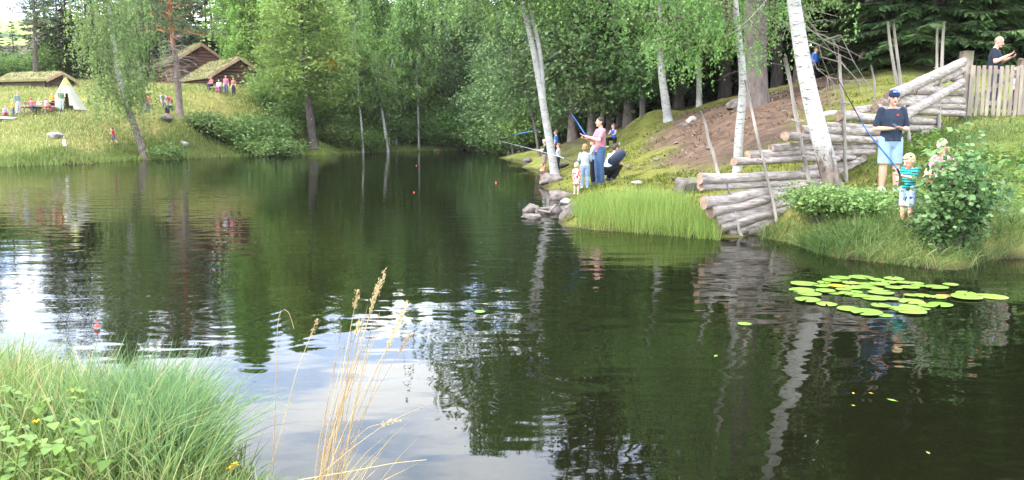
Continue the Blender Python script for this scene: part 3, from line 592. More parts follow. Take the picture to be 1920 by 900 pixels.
# thick spruce trunk by the path
b = place(1410, 27)
t_, c_ = spruce(61, 21, 3.4, t0=0.42, tw=16, dead=26, trunk_r=0.42, step=0.36)
tree_obj('spruce_tree', [('trunk', t_, [M['spruce_bark'], M['twig']]), ('crown', c_, M['spruce_needle'])], 'thick grey spruce trunk rising beside the brown path', loc=b)

# -------- forest: kinds built once, then copied
GR = 'forest trees behind the pond'
protos = {}
def proto(key, name, parts): protos[key] = (name, [(n, b_.mesh(n, mt)) for n, b_, mt in parts])
for i, (H, R, t0, dead) in enumerate([(18, 3.2, 0.06, 6), (22, 3.4, 0.2, 30), (20, 3.0, 0.3, 34), (15, 2.8, 0.03, 4)]):
    t_, c_ = spruce(70 + i, H, R, t0, tw=11, dead=dead); proto('spruce%d' % i, 'spruce_tree', [('trunk', t_, [M['spruce_bark'], M['twig']]), ('crown', c_, M['spruce_needle'])])
for i, (H, R, mt) in enumerate([(15, 3.4, 'birch_leaf'), (13, 3.2, 'birch_leaf'), (16, 4.0, 'bright_leaf')]):
    t_, c_ = broadleaf(80 + i, H, R, t0=0.25, nb=70, up=0.6, droop=0.6, leaf=0.24, ncl=8, per=10, hang=1.1, sig=0.22, leaf_hang=True); proto('birch%d' % i, 'birch_tree', [('trunk', t_, [M['birch_bark'], M['twig']]), ('crown', c_, M[mt])])
for i, (H, R, mt) in enumerate([(11, 3.6, 'alder_leaf'), (13, 4.0, 'alder_leaf'), (12, 3.8, 'bright_leaf'), (12, 3.6, 'birch_leaf')]):
    t_, c_ = broadleaf(90 + i, H, R, t0=0.12, nb=64, up=0.55, droop=0.3, leaf=0.27, ncl=9, per=18, sig=0.42); proto('leafy%d' % i, 'broadleaf_tree', [('trunk', t_, [M['grey_bark'], M['twig']]), ('crown', c_, M[mt])])
t_, c_, d_ = pine(98, 17, 3.4, t0=0.5, nb=30, dead=14, per=36); proto('pine0', 'pine_tree', [('trunk', t_, [M['pine_bark'], M['twig']]), ('crown', c_, M['pine_needle']), ('dead_branches', d_, M['dead_twig'])])
for i, (H, R) in enumerate([(4.5, 2.6), (3.2, 2.4), (6.5, 2.8)]):
    t_, c_ = shrub(100 + i, H, R, leaf=0.25, n=3600, nst=20); proto('bush%d' % i, 'bush', [('stems', t_, M['grey_bark']), ('crown', c_, M['birch_leaf' if i < 2 else 'alder_leaf'])])
for i, (H, R) in enumerate([(2.2, 2.3), (1.6, 2.0)]):
    t_, c_ = shrub(110 + i, H, R, leaf=0.22, n=3000, nst=20); proto('bramble%d' % i, 'bush', [('stems', t_, M['grey_bark']), ('crown', c_, M['shrub_leaf'])])
_first = {}
def put(key, px, d, label, group, sc=1.0, dz=0.0, cat=None, lean=None):
    name, parts = protos[key]; p = place(px, d); r = empty(name, (p.x, p.y, p.z + dz), random.uniform(0, 6.28)); s = sc * random.uniform(0.92, 1.08)
    r.scale = (s * random.uniform(0.92, 1.08), s, s * random.uniform(0.95, 1.05))
    if lean: r.rotation_euler = (lean[0], lean[1], r.rotation_euler[2])
    tag(r, label, cat or ('bush' if name == 'bush' else 'tree'), group)
    for n, me in parts: link(n, me, r)
    return r
# right: deep dark spruce stand behind the slope
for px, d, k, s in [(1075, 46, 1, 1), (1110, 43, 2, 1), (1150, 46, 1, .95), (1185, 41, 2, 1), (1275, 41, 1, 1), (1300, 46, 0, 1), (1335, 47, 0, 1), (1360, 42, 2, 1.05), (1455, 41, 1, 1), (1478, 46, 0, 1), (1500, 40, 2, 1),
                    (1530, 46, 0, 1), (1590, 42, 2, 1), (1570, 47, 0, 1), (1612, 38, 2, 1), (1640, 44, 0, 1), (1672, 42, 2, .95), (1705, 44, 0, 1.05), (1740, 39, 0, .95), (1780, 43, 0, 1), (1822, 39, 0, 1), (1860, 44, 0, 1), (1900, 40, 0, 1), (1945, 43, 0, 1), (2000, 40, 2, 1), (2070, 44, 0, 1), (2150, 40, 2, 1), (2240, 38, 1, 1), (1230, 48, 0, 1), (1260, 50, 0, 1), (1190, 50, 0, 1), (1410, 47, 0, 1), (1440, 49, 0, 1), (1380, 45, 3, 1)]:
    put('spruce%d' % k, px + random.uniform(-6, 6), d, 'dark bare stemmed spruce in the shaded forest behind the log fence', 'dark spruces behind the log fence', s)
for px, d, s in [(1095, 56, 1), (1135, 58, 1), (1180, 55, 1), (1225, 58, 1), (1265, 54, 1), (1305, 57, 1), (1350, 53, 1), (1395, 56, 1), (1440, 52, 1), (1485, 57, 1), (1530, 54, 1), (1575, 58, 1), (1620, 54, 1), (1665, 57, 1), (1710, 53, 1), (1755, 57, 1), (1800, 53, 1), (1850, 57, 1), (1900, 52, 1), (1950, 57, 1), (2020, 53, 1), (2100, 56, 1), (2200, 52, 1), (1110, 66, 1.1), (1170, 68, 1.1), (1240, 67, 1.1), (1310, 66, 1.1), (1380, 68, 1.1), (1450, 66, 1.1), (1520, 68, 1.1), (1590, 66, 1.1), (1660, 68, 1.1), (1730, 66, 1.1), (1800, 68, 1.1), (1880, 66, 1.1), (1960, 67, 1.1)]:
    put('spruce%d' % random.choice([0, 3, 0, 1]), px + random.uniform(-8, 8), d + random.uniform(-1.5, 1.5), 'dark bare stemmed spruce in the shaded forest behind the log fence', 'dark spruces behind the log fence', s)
# low-branched spruces whose boughs show above the gate
t_, c_ = spruce(64, 17, 4.2, t0=0.035, tw=70, step=0.33, dens=1.1, wd=0.8, tmax=0.5); proto('spruce_near', 'spruce_tree', [('trunk', t_, [M['spruce_bark'], M['twig']]), ('crown', c_, M['spruce_needle_lit'])])
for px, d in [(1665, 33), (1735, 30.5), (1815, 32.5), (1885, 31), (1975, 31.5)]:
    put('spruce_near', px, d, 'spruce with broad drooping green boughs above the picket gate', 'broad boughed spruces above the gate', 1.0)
# birch and alder leaves in front of the dark stand
for px, d, k, s in [(1100, 50, 'leafy0', .9), (1070, 48, 'leafy1', .95), (1160, 44, 'leafy1', .95), (1125, 42, 'leafy0', .9), (1205, 40, 'leafy1', .85), (1310, 39, 'birch1', .8)]:
    put(k, px, d, 'leafy tree in front of the dark spruces beside the forest edge birch', 'leafy trees at the dark forest edge', s)
# cove and middle shore: alder and bush
for px, d, k, s in [(985, 60, 'leafy0', 1), (955, 66, 'leafy1', .9), (1010, 62, 'bush2', 1.1), (925, 74, 'leafy0', 1), (890, 84, 'leafy1', 1), (850, 88, 'leafy0', 1), (815, 88, 'leafy1', .9), (1035, 60, 'leafy1', 1.0), (770, 90, 'leafy1', 1)]:
    put(k, px, d, 'dark leafy alder hanging over the shaded cove', 'alders round the cove', s)
for px, d, k, s in [(965, 63, 'bush2', 1), (935, 72, 'bush0', 1.1), (905, 82, 'bush0', 1), (880, 83, 'bush1', 1), (845, 85, 'bush0', .9), (815, 84, 'bush1', 1), (775, 84, 'bush0', .9), (755, 81, 'bush1', .9), (710, 79, 'bush0', .8), (697, 78, 'bush1', .9), (660, 76, 'bush0', .9), (640, 74, 'bush1', .9), (625, 76, 'bush0', 1.1), (1000, 60, 'bush0', 1), (985, 58, 'bush1', 1)]:
    put(k, px, d, 'low leafy bush on the far shore under the trees', 'bushes along the far shore', s)
for px, d, k in [(470, 64, 'bramble0'), (500, 64, 'bramble0'), (530, 66, 'bramble0'), (485, 62, 'bramble1'), (440, 63, 'bramble1'), (520, 62, 'bramble0'), (550, 68, 'bush1'), (560, 72, 'bush0'), (535, 74, 'bush0'), (612, 70, 'bramble0'), (410, 62, 'bramble1'), (395, 63, 'bramble1'), (460, 63, 'bramble1'), (505, 62, 'bramble1'), (380, 61, 'bramble1'), (425, 63, 'bramble1'), (510, 70, 'bush0')]:
    put(k, px, d, 'low bushy thicket on the slope below the turf cabins', 'thickets on the cabin slope', 1.0)
# middle: pale birches and leafy trees, spruces behind
for px, d, k, s in [(470, 80, 'birch2', 1.0), (505, 76, 'leafy2', .9), (540, 82, 'birch2', 1.05), (600, 80, 'leafy2', 1), (640, 82, 'birch2', 1), (675, 84, 'leafy2', .95), (565, 76, 'birch2', .85), (530, 74, 'leafy2', .75), (625, 76, 'leafy2', .8), (450, 76, 'birch2', .9), (490, 86, 'leafy2', 1), (655, 78, 'leafy2', .8)]:
    put(k, px, d, 'pale green leafy tree around the thick trunked tree on the far shore', 'pale leafy trees on the far shore', s)
for px, d, k, s in [(710, 86, 'birch0', 1.1), (745, 88, 'birch1', 1.2), (790, 90, 'birch0', 1.1), (830, 93, 'birch1', 1.2), (870, 93, 'birch0', 1.1), (910, 88, 'birch1', 1.1), (950, 80, 'birch0', 1.0), (990, 70, 'birch1', 1.0), (1030, 66, 'birch0', 1.0), (700, 92, 'leafy0', 1.1), (655, 90, 'birch0', 1.1)]:
    put(k, px, d, 'mid green birch in the mixed wood behind the pond', 'birches in the mixed wood behind the pond', s)
for px, d, k, s in [(365, 84, 0, .85), (395, 86, 0, .95), (425, 88, 3, 1.0), (455, 92, 0, .9), (500, 94, 3, 1), (560, 96, 0, .95), (620, 98, 3, 1.1), (680, 100, 0, 1), (720, 102, 0, 1), (770, 102, 0, 1), (820, 104, 0, 1.05), (870, 102, 0, 1.05), (915, 98, 0, 1), (960, 92, 0, 1.0), (1000, 84, 0, 1.0), (1035, 76, 1, 1.0), (1060, 70, 0, 1), (740, 95, 3, 1), (800, 97, 3, 1.0), (850, 97, 1, .95), (900, 93, 1, .95), (940, 86, 1, .95), (590, 88, 3, .9), (650, 94, 0, .95), (980, 76, 1, .9), (1045, 66, 1, .95)]:
    put('spruce%d' % k, px, d, 'dark spruce in the mixed wood behind the far shore', 'spruces behind the far shore', s)
for px, d, k, s in [(690, 82, 'leafy2', .85), (712, 84, 'birch0', .95), (738, 86, 'leafy2', .9), (765, 87, 'birch1', 1.0), (795, 87, 'leafy3', .85), (822, 90, 'birch0', .95), (845, 90, 'leafy3', .9), (880, 87, 'birch1', .95), (905, 84, 'leafy3', .85), (930, 80, 'leafy3', .8), (960, 72, 'leafy3', .75), (985, 66, 'birch1', .85), (1010, 64, 'leafy3', .8), (1045, 56, 'leafy3', .75), (1070, 52, 'birch1', .85)]:
    put(k, px, d, 'fresh green tree leafing down to the far shore between the thin birches', 'fresh green trees on the far shore', s)
for px, d, k, s in [(695, 73.5, 'bush1', .8), (672, 72.5, 'bush1', .7), (748, 80.5, 'bush0', .9), (765, 81, 'bush1', 1), (798, 82.5, 'bush0', .9), (815, 82.5, 'bush1', 1), (838, 83, 'bush0', 1), (860, 83, 'bush1', 1), (705, 78, 'leafy3', .5), (765, 83, 'leafy3', .55), (810, 85, 'leafy3', .6), (660, 76, 'leafy3', .55)]:
    put(k, px, d, 'fresh green growth at the foot of the thin white birches', 'fresh growth under the thin birches', s)
# left: behind the hut, the tipi and the cabins
for px, d, k, s in [(100, 84, 3, 1.0), (125, 82, 0, .8), (150, 84, 3, .95), (178, 86, 0, .85), (210, 86, 0, .8), (240, 84, 3, .95), (268, 88, 0, .8), (295, 86, 0, .85), (330, 90, 0, .85), (140, 94, 0, .85), (190, 96, 0, .9), (250, 96, 0, .9), (310, 98, 0, .9), (350, 100, 0, .9), (82, 90, 3, .9)]:
    put('spruce%d' % k, px, d, 'dark spruce behind the canvas tent and turf roofs', 'spruces behind the tent and roofs', s)
for px, d, k, s in [(8, 86, 'spruce3', .55), (-30, 84, 'spruce3', .8), (-80, 80, 'spruce0', .8), (-140, 82, 'spruce3', 1), (38, 92, 'spruce3', .5), (22, 80, 'bush1', .8), (48, 84, 'bush1', .8), (-10, 78, 'bush1', .8), (90, 80, 'bush0', .8), (-200, 78, 'spruce0', .9), (-270, 74, 'spruce3', 1)]:
    put(k, px, d, 'low dark growth behind the small hut below the gap of sky', 'low growth behind the hut', s)
for px, d, k, s in [(342, 95, 'birch0', .85), (366, 96, 'pine0', .9), (292, 84, 'pine0', .8), (268, 82, 'birch1', .9), (405, 97, 'pine0', .95), (440, 97, 'spruce3', 1)]:
    put(k, px, d, 'green tree standing close around the turf cabins', 'trees close to the cabins', s)
# a branch with yellow autumn leaves
for px, py, d, lab in [(618, 122, 66, 'bright yellow leaf cluster on the thick trunked pale tree'), (680, 124, 73, 'small yellow leaf cluster beside the bend of the bowed birch')]:
    p = at(px, py, d); rg = np.random.default_rng(int(px)); bb = MB(); bb.quads(leaf_quads(rg.normal(size=(70 if px < 650 else 30, 3)) * ((0.42, 0.3, 0.22) if px < 650 else (0.12, 0.2, 0.4)), 0.3, rng=rg))
    o = bb.build('yellow_leaf_spray', M['yellow_leaf']); o.location = p; tag(o, lab, 'leaf spray')
# small round shrub at the water edge below the weeping birch
t_, c_ = shrub(120, 1.75, 1.25, leaf=0.15, n=3600, nst=16)
tree_obj('bush', [('stems', t_, M['grey_bark']), ('crown', c_, M['shrub_leaf'])], 'round green bush at the foot of the weeping birch by the water', 'bush', loc=place(312, 54))
# bushes on the near right bank
t_, c_ = shrub(121, 1.6, 0.82, leaf=0.085, n=3000, nst=22, asp=0.8)
tree_obj('bush', [('stems', t_, M['grey_bark']), ('crown', c_, M['rose_leaf'])], 'large dark green leafy bush beside the boy with the striped shirt', 'bush', loc=place(1812, 11.1))
t_, c_ = shrub(122, 0.95, 0.45, leaf=0.08, n=1500, nst=12, asp=0.8)
tree_obj('bush', [('stems', t_, M['grey_bark']), ('crown', c_, M['rose_leaf'])], 'low lobe of leafy growth at the water side of the large dark bush', 'bush', loc=place(1775, 10.8))
t_, c_ = shrub(123, 0.62, 0.75, leaf=0.065, n=5200, nst=34)
tree_obj('bush', [('stems', t_, M['grey_bark']), ('crown', c_, M['shrub_leaf'])], 'low light green bush growing at the foot of the thick birch', 'bush', loc=place(1545, 13.0))
t_, c_ = shrub(124, 0.45, 0.7, leaf=0.06, n=3600, nst=30)
tree_obj('bush', [('stems', t_, M['grey_bark']), ('crown', c_, M['shrub_leaf'])], 'low olive green bush between the thick birch and the boy', 'bush', loc=place(1625, 12.5))
# ------------------------------------------------------------------ buildings
def log_courses(b, p0, p1, z0, z1, n, r, m=0):
    for i in range(n):
        z = z0 + (z1 - z0) * (i + 0.5) / n; b.tube([(p0[0], p0[1], z), (p1[0], p1[1], z)], r, 8, m)
def cabin(label, loc, rz, Lx, Wy, wh, rise, over=0.45, wallm='log_wall', foundation=0.25, doors=()):
    """gable ends on +-x, ridge along x"""
    r = empty('log_cabin', loc, rz); tag(r, label, 'cabin')
    n = max(5, int(wh / 0.26)); rad = wh / n * 0.56
    wb = MB(); hx, hy = Lx / 2, Wy / 2; e = 0.22
    for s in (-1, 1): log_courses(wb, (-hx - e, s * hy), (hx + e, s * hy), foundation, foundation + wh, n, rad)
    for s in (-1, 1):
        log_courses(wb, (s * hx, -hy - e), (s * hx, hy + e), foundation + rad, foundation + wh + rad, n, rad)
        k = max(3, int(rise / 0.26))
        for i in range(k):
            z = foundation + wh + rad + rise * (i + 0.5) / k; hw = hy * (1 - (i + 0.7) / k)
            if hw > 0.1: wb.tube([(s * hx, -hw, z), (s * hx, hw, z)], rad, 8)
    wb.build('wall', M[wallm], r)
    fb = MB(); fb.box((0, 0, foundation / 2 - 0.3), (Lx + 0.12, Wy + 0.12, foundation + 0.6)); fb.build('foundation', M['pale_stone'], r)
    zt = foundation + wh + 0.06; sl = math.hypot(hy + over, rise * (hy + over) / hy); an = math.atan2(rise, hy)
    tb = MB(); rg = np.random.default_rng(int(Lx * 100))
    nx, ny = 26, 10
    for s in (-1, 1):
        u = np.linspace(-hx - over, hx + over, nx); v = np.linspace(0, hy + over, ny); U, Vv = np.meshgrid(u, v)
        top = zt + rise - Vv * rise / hy + 0.27 + (vnoise(U * 3, Vv * 3 + s * 9, 1.0) - 0.5) * 0.12
        bot = zt + rise - Vv * rise / hy + 0.06
        A = np.stack([U.ravel(), s * Vv.ravel(), top.ravel()], 1); B = np.stack([U.ravel(), s * Vv.ravel(), bot.ravel()], 1)
        i = np.arange(ny - 1)[:, None] * nx; j = np.arange(nx - 1)[None]; f = np.stack([i + j, i + j + 1, i + nx + j + 1, i + nx + j], -1).reshape(-1, 4)
        tb.add(A, f); tb.add(B, f[:, ::-1])
        E = nx * ny
        # rim
        for a in (np.arange(nx - 1) + (ny - 1) * nx,):
            q = np.stack([A[a], A[a + 1], B[a + 1], B[a]], 1); tb.quads(q)
        for c in (0, nx - 1):
            a = np.arange(ny - 1) * nx + c; q = np.stack([A[a], A[a + nx], B[a + nx], B[a]], 1); tb.quads(q)
    roof = tb.build('roof', M['turf'], r)
    gb = MB(); ng = int(900 * Lx * Wy / 20); x = rg.uniform(-hx - over, hx + over, ng); y = rg.uniform(-hy - over, hy + over, ng); z = zt + rise - np.abs(y) * rise / hy + 0.27
    gb.quads(blades(np.stack([x, y, z], 1), 0.15, 0.05, rg, 1.0)); tag(gb.build('turf_grass', M['turf_grass'], roof), kind='stuff')
    for sx in (-1, 1):
        for s in (-1, 1):
            bb = MB()
            cx = sx * (hx + over + 0.03); mid = (cx, s * (hy + over) / 2, zt + rise - (hy + over) / 2 * rise / hy + 0.1)
            bb.box(mid, (0.06, sl, 0.26), 0, 0, -s * an); bb.build('bargeboard', M['board'], roof)
    for (dx_, side, wd, ht, nm) in doors:
        db = MB(); db.box((dx_, side * (hy + rad + 0.03), foundation + ht / 2 + 0.05), (wd, 0.08, ht)); db.build(nm, M['old_wood'], r)
    return r
def blades(P, h, w, rng, lean=0.35, seg=1, dirv=None):
    """upright tapering grass blades as narrow quads"""
    n = len(P); az = rng.random(n) * 6.283; hh = h * rng.uniform(0.5, 1.3, n); d = np.stack([np.cos(az) * lean * rng.random(n), np.sin(az) * lean * rng.random(n), np.ones(n)], 1)
    if dirv is not None: d = d + np.asarray(dirv)
    d = unit(d); s = np.stack([-np.sin(az), np.cos(az), np.zeros(n)], 1) * (w * rng.uniform(0.7, 1.3, n))[:, None] / 2
    T = P + d * hh[:, None]; Mid = P + d * hh[:, None] * 0.55
    return np.stack([P - s * 0.7, P + s * 0.7, Mid + s, T, Mid - s], 1)
def curved(P, h, w, rng, lean=0.5, dirv=(0, 0, 0), droop=0.35):
    """long bending blades, three segments each"""
    n = len(P); az = rng.random(n) * 6.283; hh = (h * rng.uniform(0.5, 1.25, n))[:, None]
    d = np.stack([np.cos(az) * lean * rng.random(n), np.sin(az) * lean * rng.random(n), np.ones(n)], 1) + np.asarray(dirv); d = unit(d)
    o = d.copy(); o[:, 2] = 0; g = droop * rng.uniform(0.3, 1.3, n)[:, None]
    s = np.cross(d, rng.normal(size=(n, 3))); s = unit(s) * (w * rng.uniform(0.6, 1.3, n))[:, None] / 2
    def pt(t): return P + d * hh * t + (o * 1.2 - np.array([0, 0, 0.55])) * g * hh * t * t
    a, b_, c, e = pt(0), pt(0.38), pt(0.72), pt(1.0)
    V = np.stack([a - s * 0.8, a + s * 0.8, b_ - s, b_ + s, c - s * 0.7, c + s * 0.7, e], 1)
    return V
def add_curved(mb, V, m=0):
    n = len(V); base = (np.arange(n) * 7)[:, None]
    q = np.concatenate([base + [0, 1, 3, 2], base + [2, 3, 5, 4]]); k = mb.n
    mb.add(V.reshape(-1, 3), q, m, False); mb.F.append((base + [4, 5, 6] + k, m, False))

p = place(55, 71); hut = cabin('low grey log hut with turf roof, left of the canvas tent', (at(57, 150, 71).x, 72, gz(p.x, 70) - 0.15), R_(-14), 4.7, 3.0, 0.55, 0.62, over=0.35, wallm='log_wall', foundation=0.14)
pc = place(418, 75); fc = cabin('front brown log cabin with turf roof, its gable towards the pond', (at(418, 150, 75).x, 75.5, gz(pc.x, 73) - 0.75), R_(-50), 6.6, 4.8, 1.2, 1.5, over=0.55, wallm='red_wall')
pb = place(360, 82); bc = cabin('rear turf roofed log cabin with gable peak rising over the front cabin', (at(356, 140, 83).x, 83, gz(pb.x, 82) - 0.3), R_(-50), 6.6, 4.6, 2.3, 1.5, over=0.5, wallm='red_wall')

# ------------------------------------------------------------------ tent
def tent():
    p = place(127, 58.5, 205); r = empty('tepee_tent', p); tag(r, 'pale canvas tepee tent with yellow top and dark open doorway', 'tent')
    n = 28; H = 2.35; R0 = 1.28; b = MB(); zs = np.linspace(0, 1, 9); th = np.linspace(0, 2 * np.pi, n, endpoint=False) - math.pi / 2 + R_(22)
    V = np.array([[R0 * (1 - z * 0.96) * (1 + 0.02 * math.cos(7 * a)) * math.cos(a), R0 * (1 - z * 0.96) * (1 + 0.02 * math.cos(7 * a)) * math.sin(a), z * H] for z in zs for a in th])
    F, Fc = [], []
    for i in range(8):
        for j in range(n):
            if i < 4 and (j in ((0, n - 1, 1) if i < 1 else (0, n - 1) if i < 3 else (0,))): continue
            q = [i * n + j, i * n + (j + 1) % n, (i + 1) * n + (j + 1) % n, (i + 1) * n + j]; (Fc if i >= 6 else F).append(q)
    b.add(V, F, 0, True); b.build('canvas', M['canvas'], r)
    c = MB(); c.add(V * (1.02, 1.02, 1.0), Fc, 0, True); c.build('smoke_cap', M['canvas_cap'], r)
    for a in (0.3, 1.7, 3.0, 4.4):
        k = MB(); k.tube([(0.02 * math.cos(a), 0.02 * math.sin(a), H * 0.9), (-0.18 * math.cos(a), -0.18 * math.sin(a), H * 1.07)], 0.02, 6); k.build('pole', M['pole_wood'], r)
    f = MB(); a0 = th[0] + 0.42; f.quads([[(R0 * 1.02 * math.cos(a0), R0 * 1.02 * math.sin(a0), 0.02), (R0 * 1.15 * math.cos(a0 + .25), R0 * 1.15 * math.sin(a0 + .25), 0.05), (R0 * .7 * math.cos(a0), R0 * .7 * math.sin(a0), 0.85), (R0 * .62 * math.cos(a0), R0 * .62 * math.sin(a0), 0.92)]]); f.build('door_flap', M['canvas'], r)
tent()
# ------------------------------------------------------------------ picnic table
def picnic():
    p = place(72, 56.3, 205); r = empty('picnic_table', p, R_(6)); tag(r, 'wooden picnic table with two benches on the meadow beside the tent', 'table')
    b = MB()
    for k in range(4): b.box((0, -0.33 + k * 0.22, 0.74), (1.9, 0.2, 0.045))
    b.build('tabletop', M['board'], r)
    for s in (-1, 1): b = MB(); b.box((0, s * 0.72, 0.44), (1.9, 0.26, 0.045)); b.build('bench', M['board'], r)
    for sx in (-1, 1):
        for s in (-1, 1): b = MB(); b.box((sx * 0.7, s * 0.42, 0.36), (0.09, 0.07, 0.86), 0, 0, s * 0.5); b.build('leg', M['old_wood'], r)
        b = MB(); b.box((sx * 0.77, 0, 0.39), (0.05, 1.6, 0.1)); b.build('crossbar', M['old_wood'], r)
picnic()
def bench():
    p = place(404, 68.6, 164); r = empty('wooden_bench', p, R_(-20)); tag(r, 'low wooden bench in front of the front cabin wall', 'bench'); b = MB(); b.box((0, 0, .36), (1.5, .3, .06)); b.build('seat', M['old_wood'], r)
    for s in (-1, 1): b = MB(); b.box((s * .6, 0, .13), (.07, .26, .4)); b.build('leg', M['old_wood'], r)
bench()

# ------------------------------------------------------------------ log fence, gate
FENCE_X = [1290, 1397, 1460, 1523, 1587, 1707, 1759, 1813]; FENCE_D = [13.2, 13.8, 14.15, 14.6, 15.4, 16.9, 18.0, 18.75]
def fd(px): return float(np.interp(px, FENCE_X, FENCE_D))
def rough_log(b, p0, p1, r0, r1, rng, seg=11, n=9):
    P = np.linspace(np.array(p0), np.array(p1), n); P[1:-1] += rng.normal(size=(n - 2, 3)) * 0.012; rr = np.linspace(r0, r1, n) * (1 + rng.normal(size=n) * 0.035); b.tube(P, rr, seg, 0, False); V = b.V[-1].reshape(n, seg, 3); th = np.linspace(0, 6.283, seg, endpoint=False); k = 1 + 0.11 * np.cos(2 * th + rng.random() * 6.28) + 0.07 * np.cos(3 * th + rng.random() * 6.28) + 0.03 * rng.normal(size=seg)
    b.V[-1] = (P[:, None] + (V - P[:, None]) * k[None, :, None]).reshape(-1, 3); q = b.n - n * seg; b.F.append((np.arange(seg)[None, :] + q, 1, False)); b.F.append((np.arange(seg)[None, ::-1] + q + (n - 1) * seg, 1, False))
def fence():
    p = place(1560, fd(1560)); r = empty('log_fence', p); tag(r, 'log fence of stacked rails climbing from the water up to the gate', 'fence'); rg = np.random.default_rng(8)
    logs = [  # px0, py0, px1, py1, thickness px, depth shift
        (1319, 380, 1536, 345, 19, 0.05), (1332, 399, 1530, 356, 18, 0.02), (1340, 414, 1524, 366, 17, 0.03), (1347, 428, 1516, 378, 17, 0), (1362, 439, 1508, 390, 17, .05), (1398, 437, 1498, 403, 18, .03), (1425, 433, 1488, 414, 17, .05),
        (1312, 335, 1548, 325, 15, 0.05), (1313, 349, 1540, 340, 14, 0.1),
        (1376, 303, 1600, 296, 13, 0.0), (1402, 290, 1636, 284, 13, 0.05), (1446, 278, 1640, 274, 11, 0.12), (1500, 318, 1612, 304, 9, 0.2), (1540, 334, 1622, 296, 10, 0.25), (1478, 271, 1560, 271, 7, 0.2),
        (1472, 255, 1672, 263, 13, 0.0), (1500, 244, 1690, 246, 13, 0.06), (1546, 236, 1700, 238, 10, 0.1),
        (1572, 218, 1760, 228, 12, 0.0), (1640, 203, 1804, 214, 12, 0.02), (1650, 192, 1804, 201, 12, 0.04), (1662, 184, 1804, 189, 12, 0.04),
        (1690, 166, 1804, 171, 13, 0.05), (1706, 262, 1756, 240, 8, 0.1),
        (1668, 180, 1806, 117, 15, -0.14), (1712, 172, 1806, 131, 11, 0.1), (1735, 150, 1806, 143, 12, 0.16), (1690, 219, 1804, 152, 13, -0.17), (1650, 240, 1766, 240, 10, .05), (1600, 208, 1700, 190, 9, .3)]
    for (x0, y0, x1, y1, th, ds) in logs:
        d0, d1 = fd(x0) + ds, fd(x1) + ds; a = at(x0, y0, d0) - p; b_ = at(x1, y1, d1) - p; k0 = th * (1.16 if x0 < 1470 else 1.4) * d0 / FPX / 2
        b = MB(); rough_log(b, a, b_, k0 * 1.05, k0 * 0.9, rg); b.build('log', [M['log'], M['log_end']], r)
    poles = [(1313, 208, 1354, 330, 8, .28), (1360, 340, 1398, 446, 9, -.16), (1397, 150, 1461, 424, 9, -.18), (1428, 290, 1440, 352, 7, .2), (1470, 108, 1524, 362, 9, -.18), (1473, 103, 1512, 300, 7, .2), (1488, 187, 1514, 320, 6, .24),
             (1574, 101, 1588, 336, 9, -.18), (1576, 142, 1582, 300, 8, .2), (1633, 122, 1645, 208, 6, .5), (1664, 40, 1692, 235, 9, .2), (1675, 44, 1708, 270, 9, -.2), (1757, 48, 1756, 236, 7, .2), (1770, 40, 1759, 246, 9, -.22), (1748, 100, 1752, 120, 5, .2)]
    for (x0, y0, x1, y1, th, ds) in poles[:-1]:
        d = fd(x1) + ds; a = at(x0, y0, d) - p; b_ = at(x1, y1, d) - p; b_.z -= 0.12; k = th * d / FPX / 2; b = MB(); rough_log(b, b_, a, k * 0.84, k * 0.52, rg, 8, 6); b.build('pole', [M['pole_wood'], M['log_end']], r)
    # withes that tie the pole pairs
    for (px, py) in [(1425, 297), (1505, 290), (1581, 192), (1764, 128), (1697, 178), (1496, 226)]:
        c = at(px, py, fd(px)) - p; b = MB(); th = np.linspace(0, 6.283, 15); b.tube(np.stack([c.x + 0.07 * np.cos(th), c.y + 0.24 * np.sin(th), c.z + 0.03 * np.sin(th)], 1), 0.012, 5, cap=False); b.build('withe', M['dead_twig'], r)
fence()
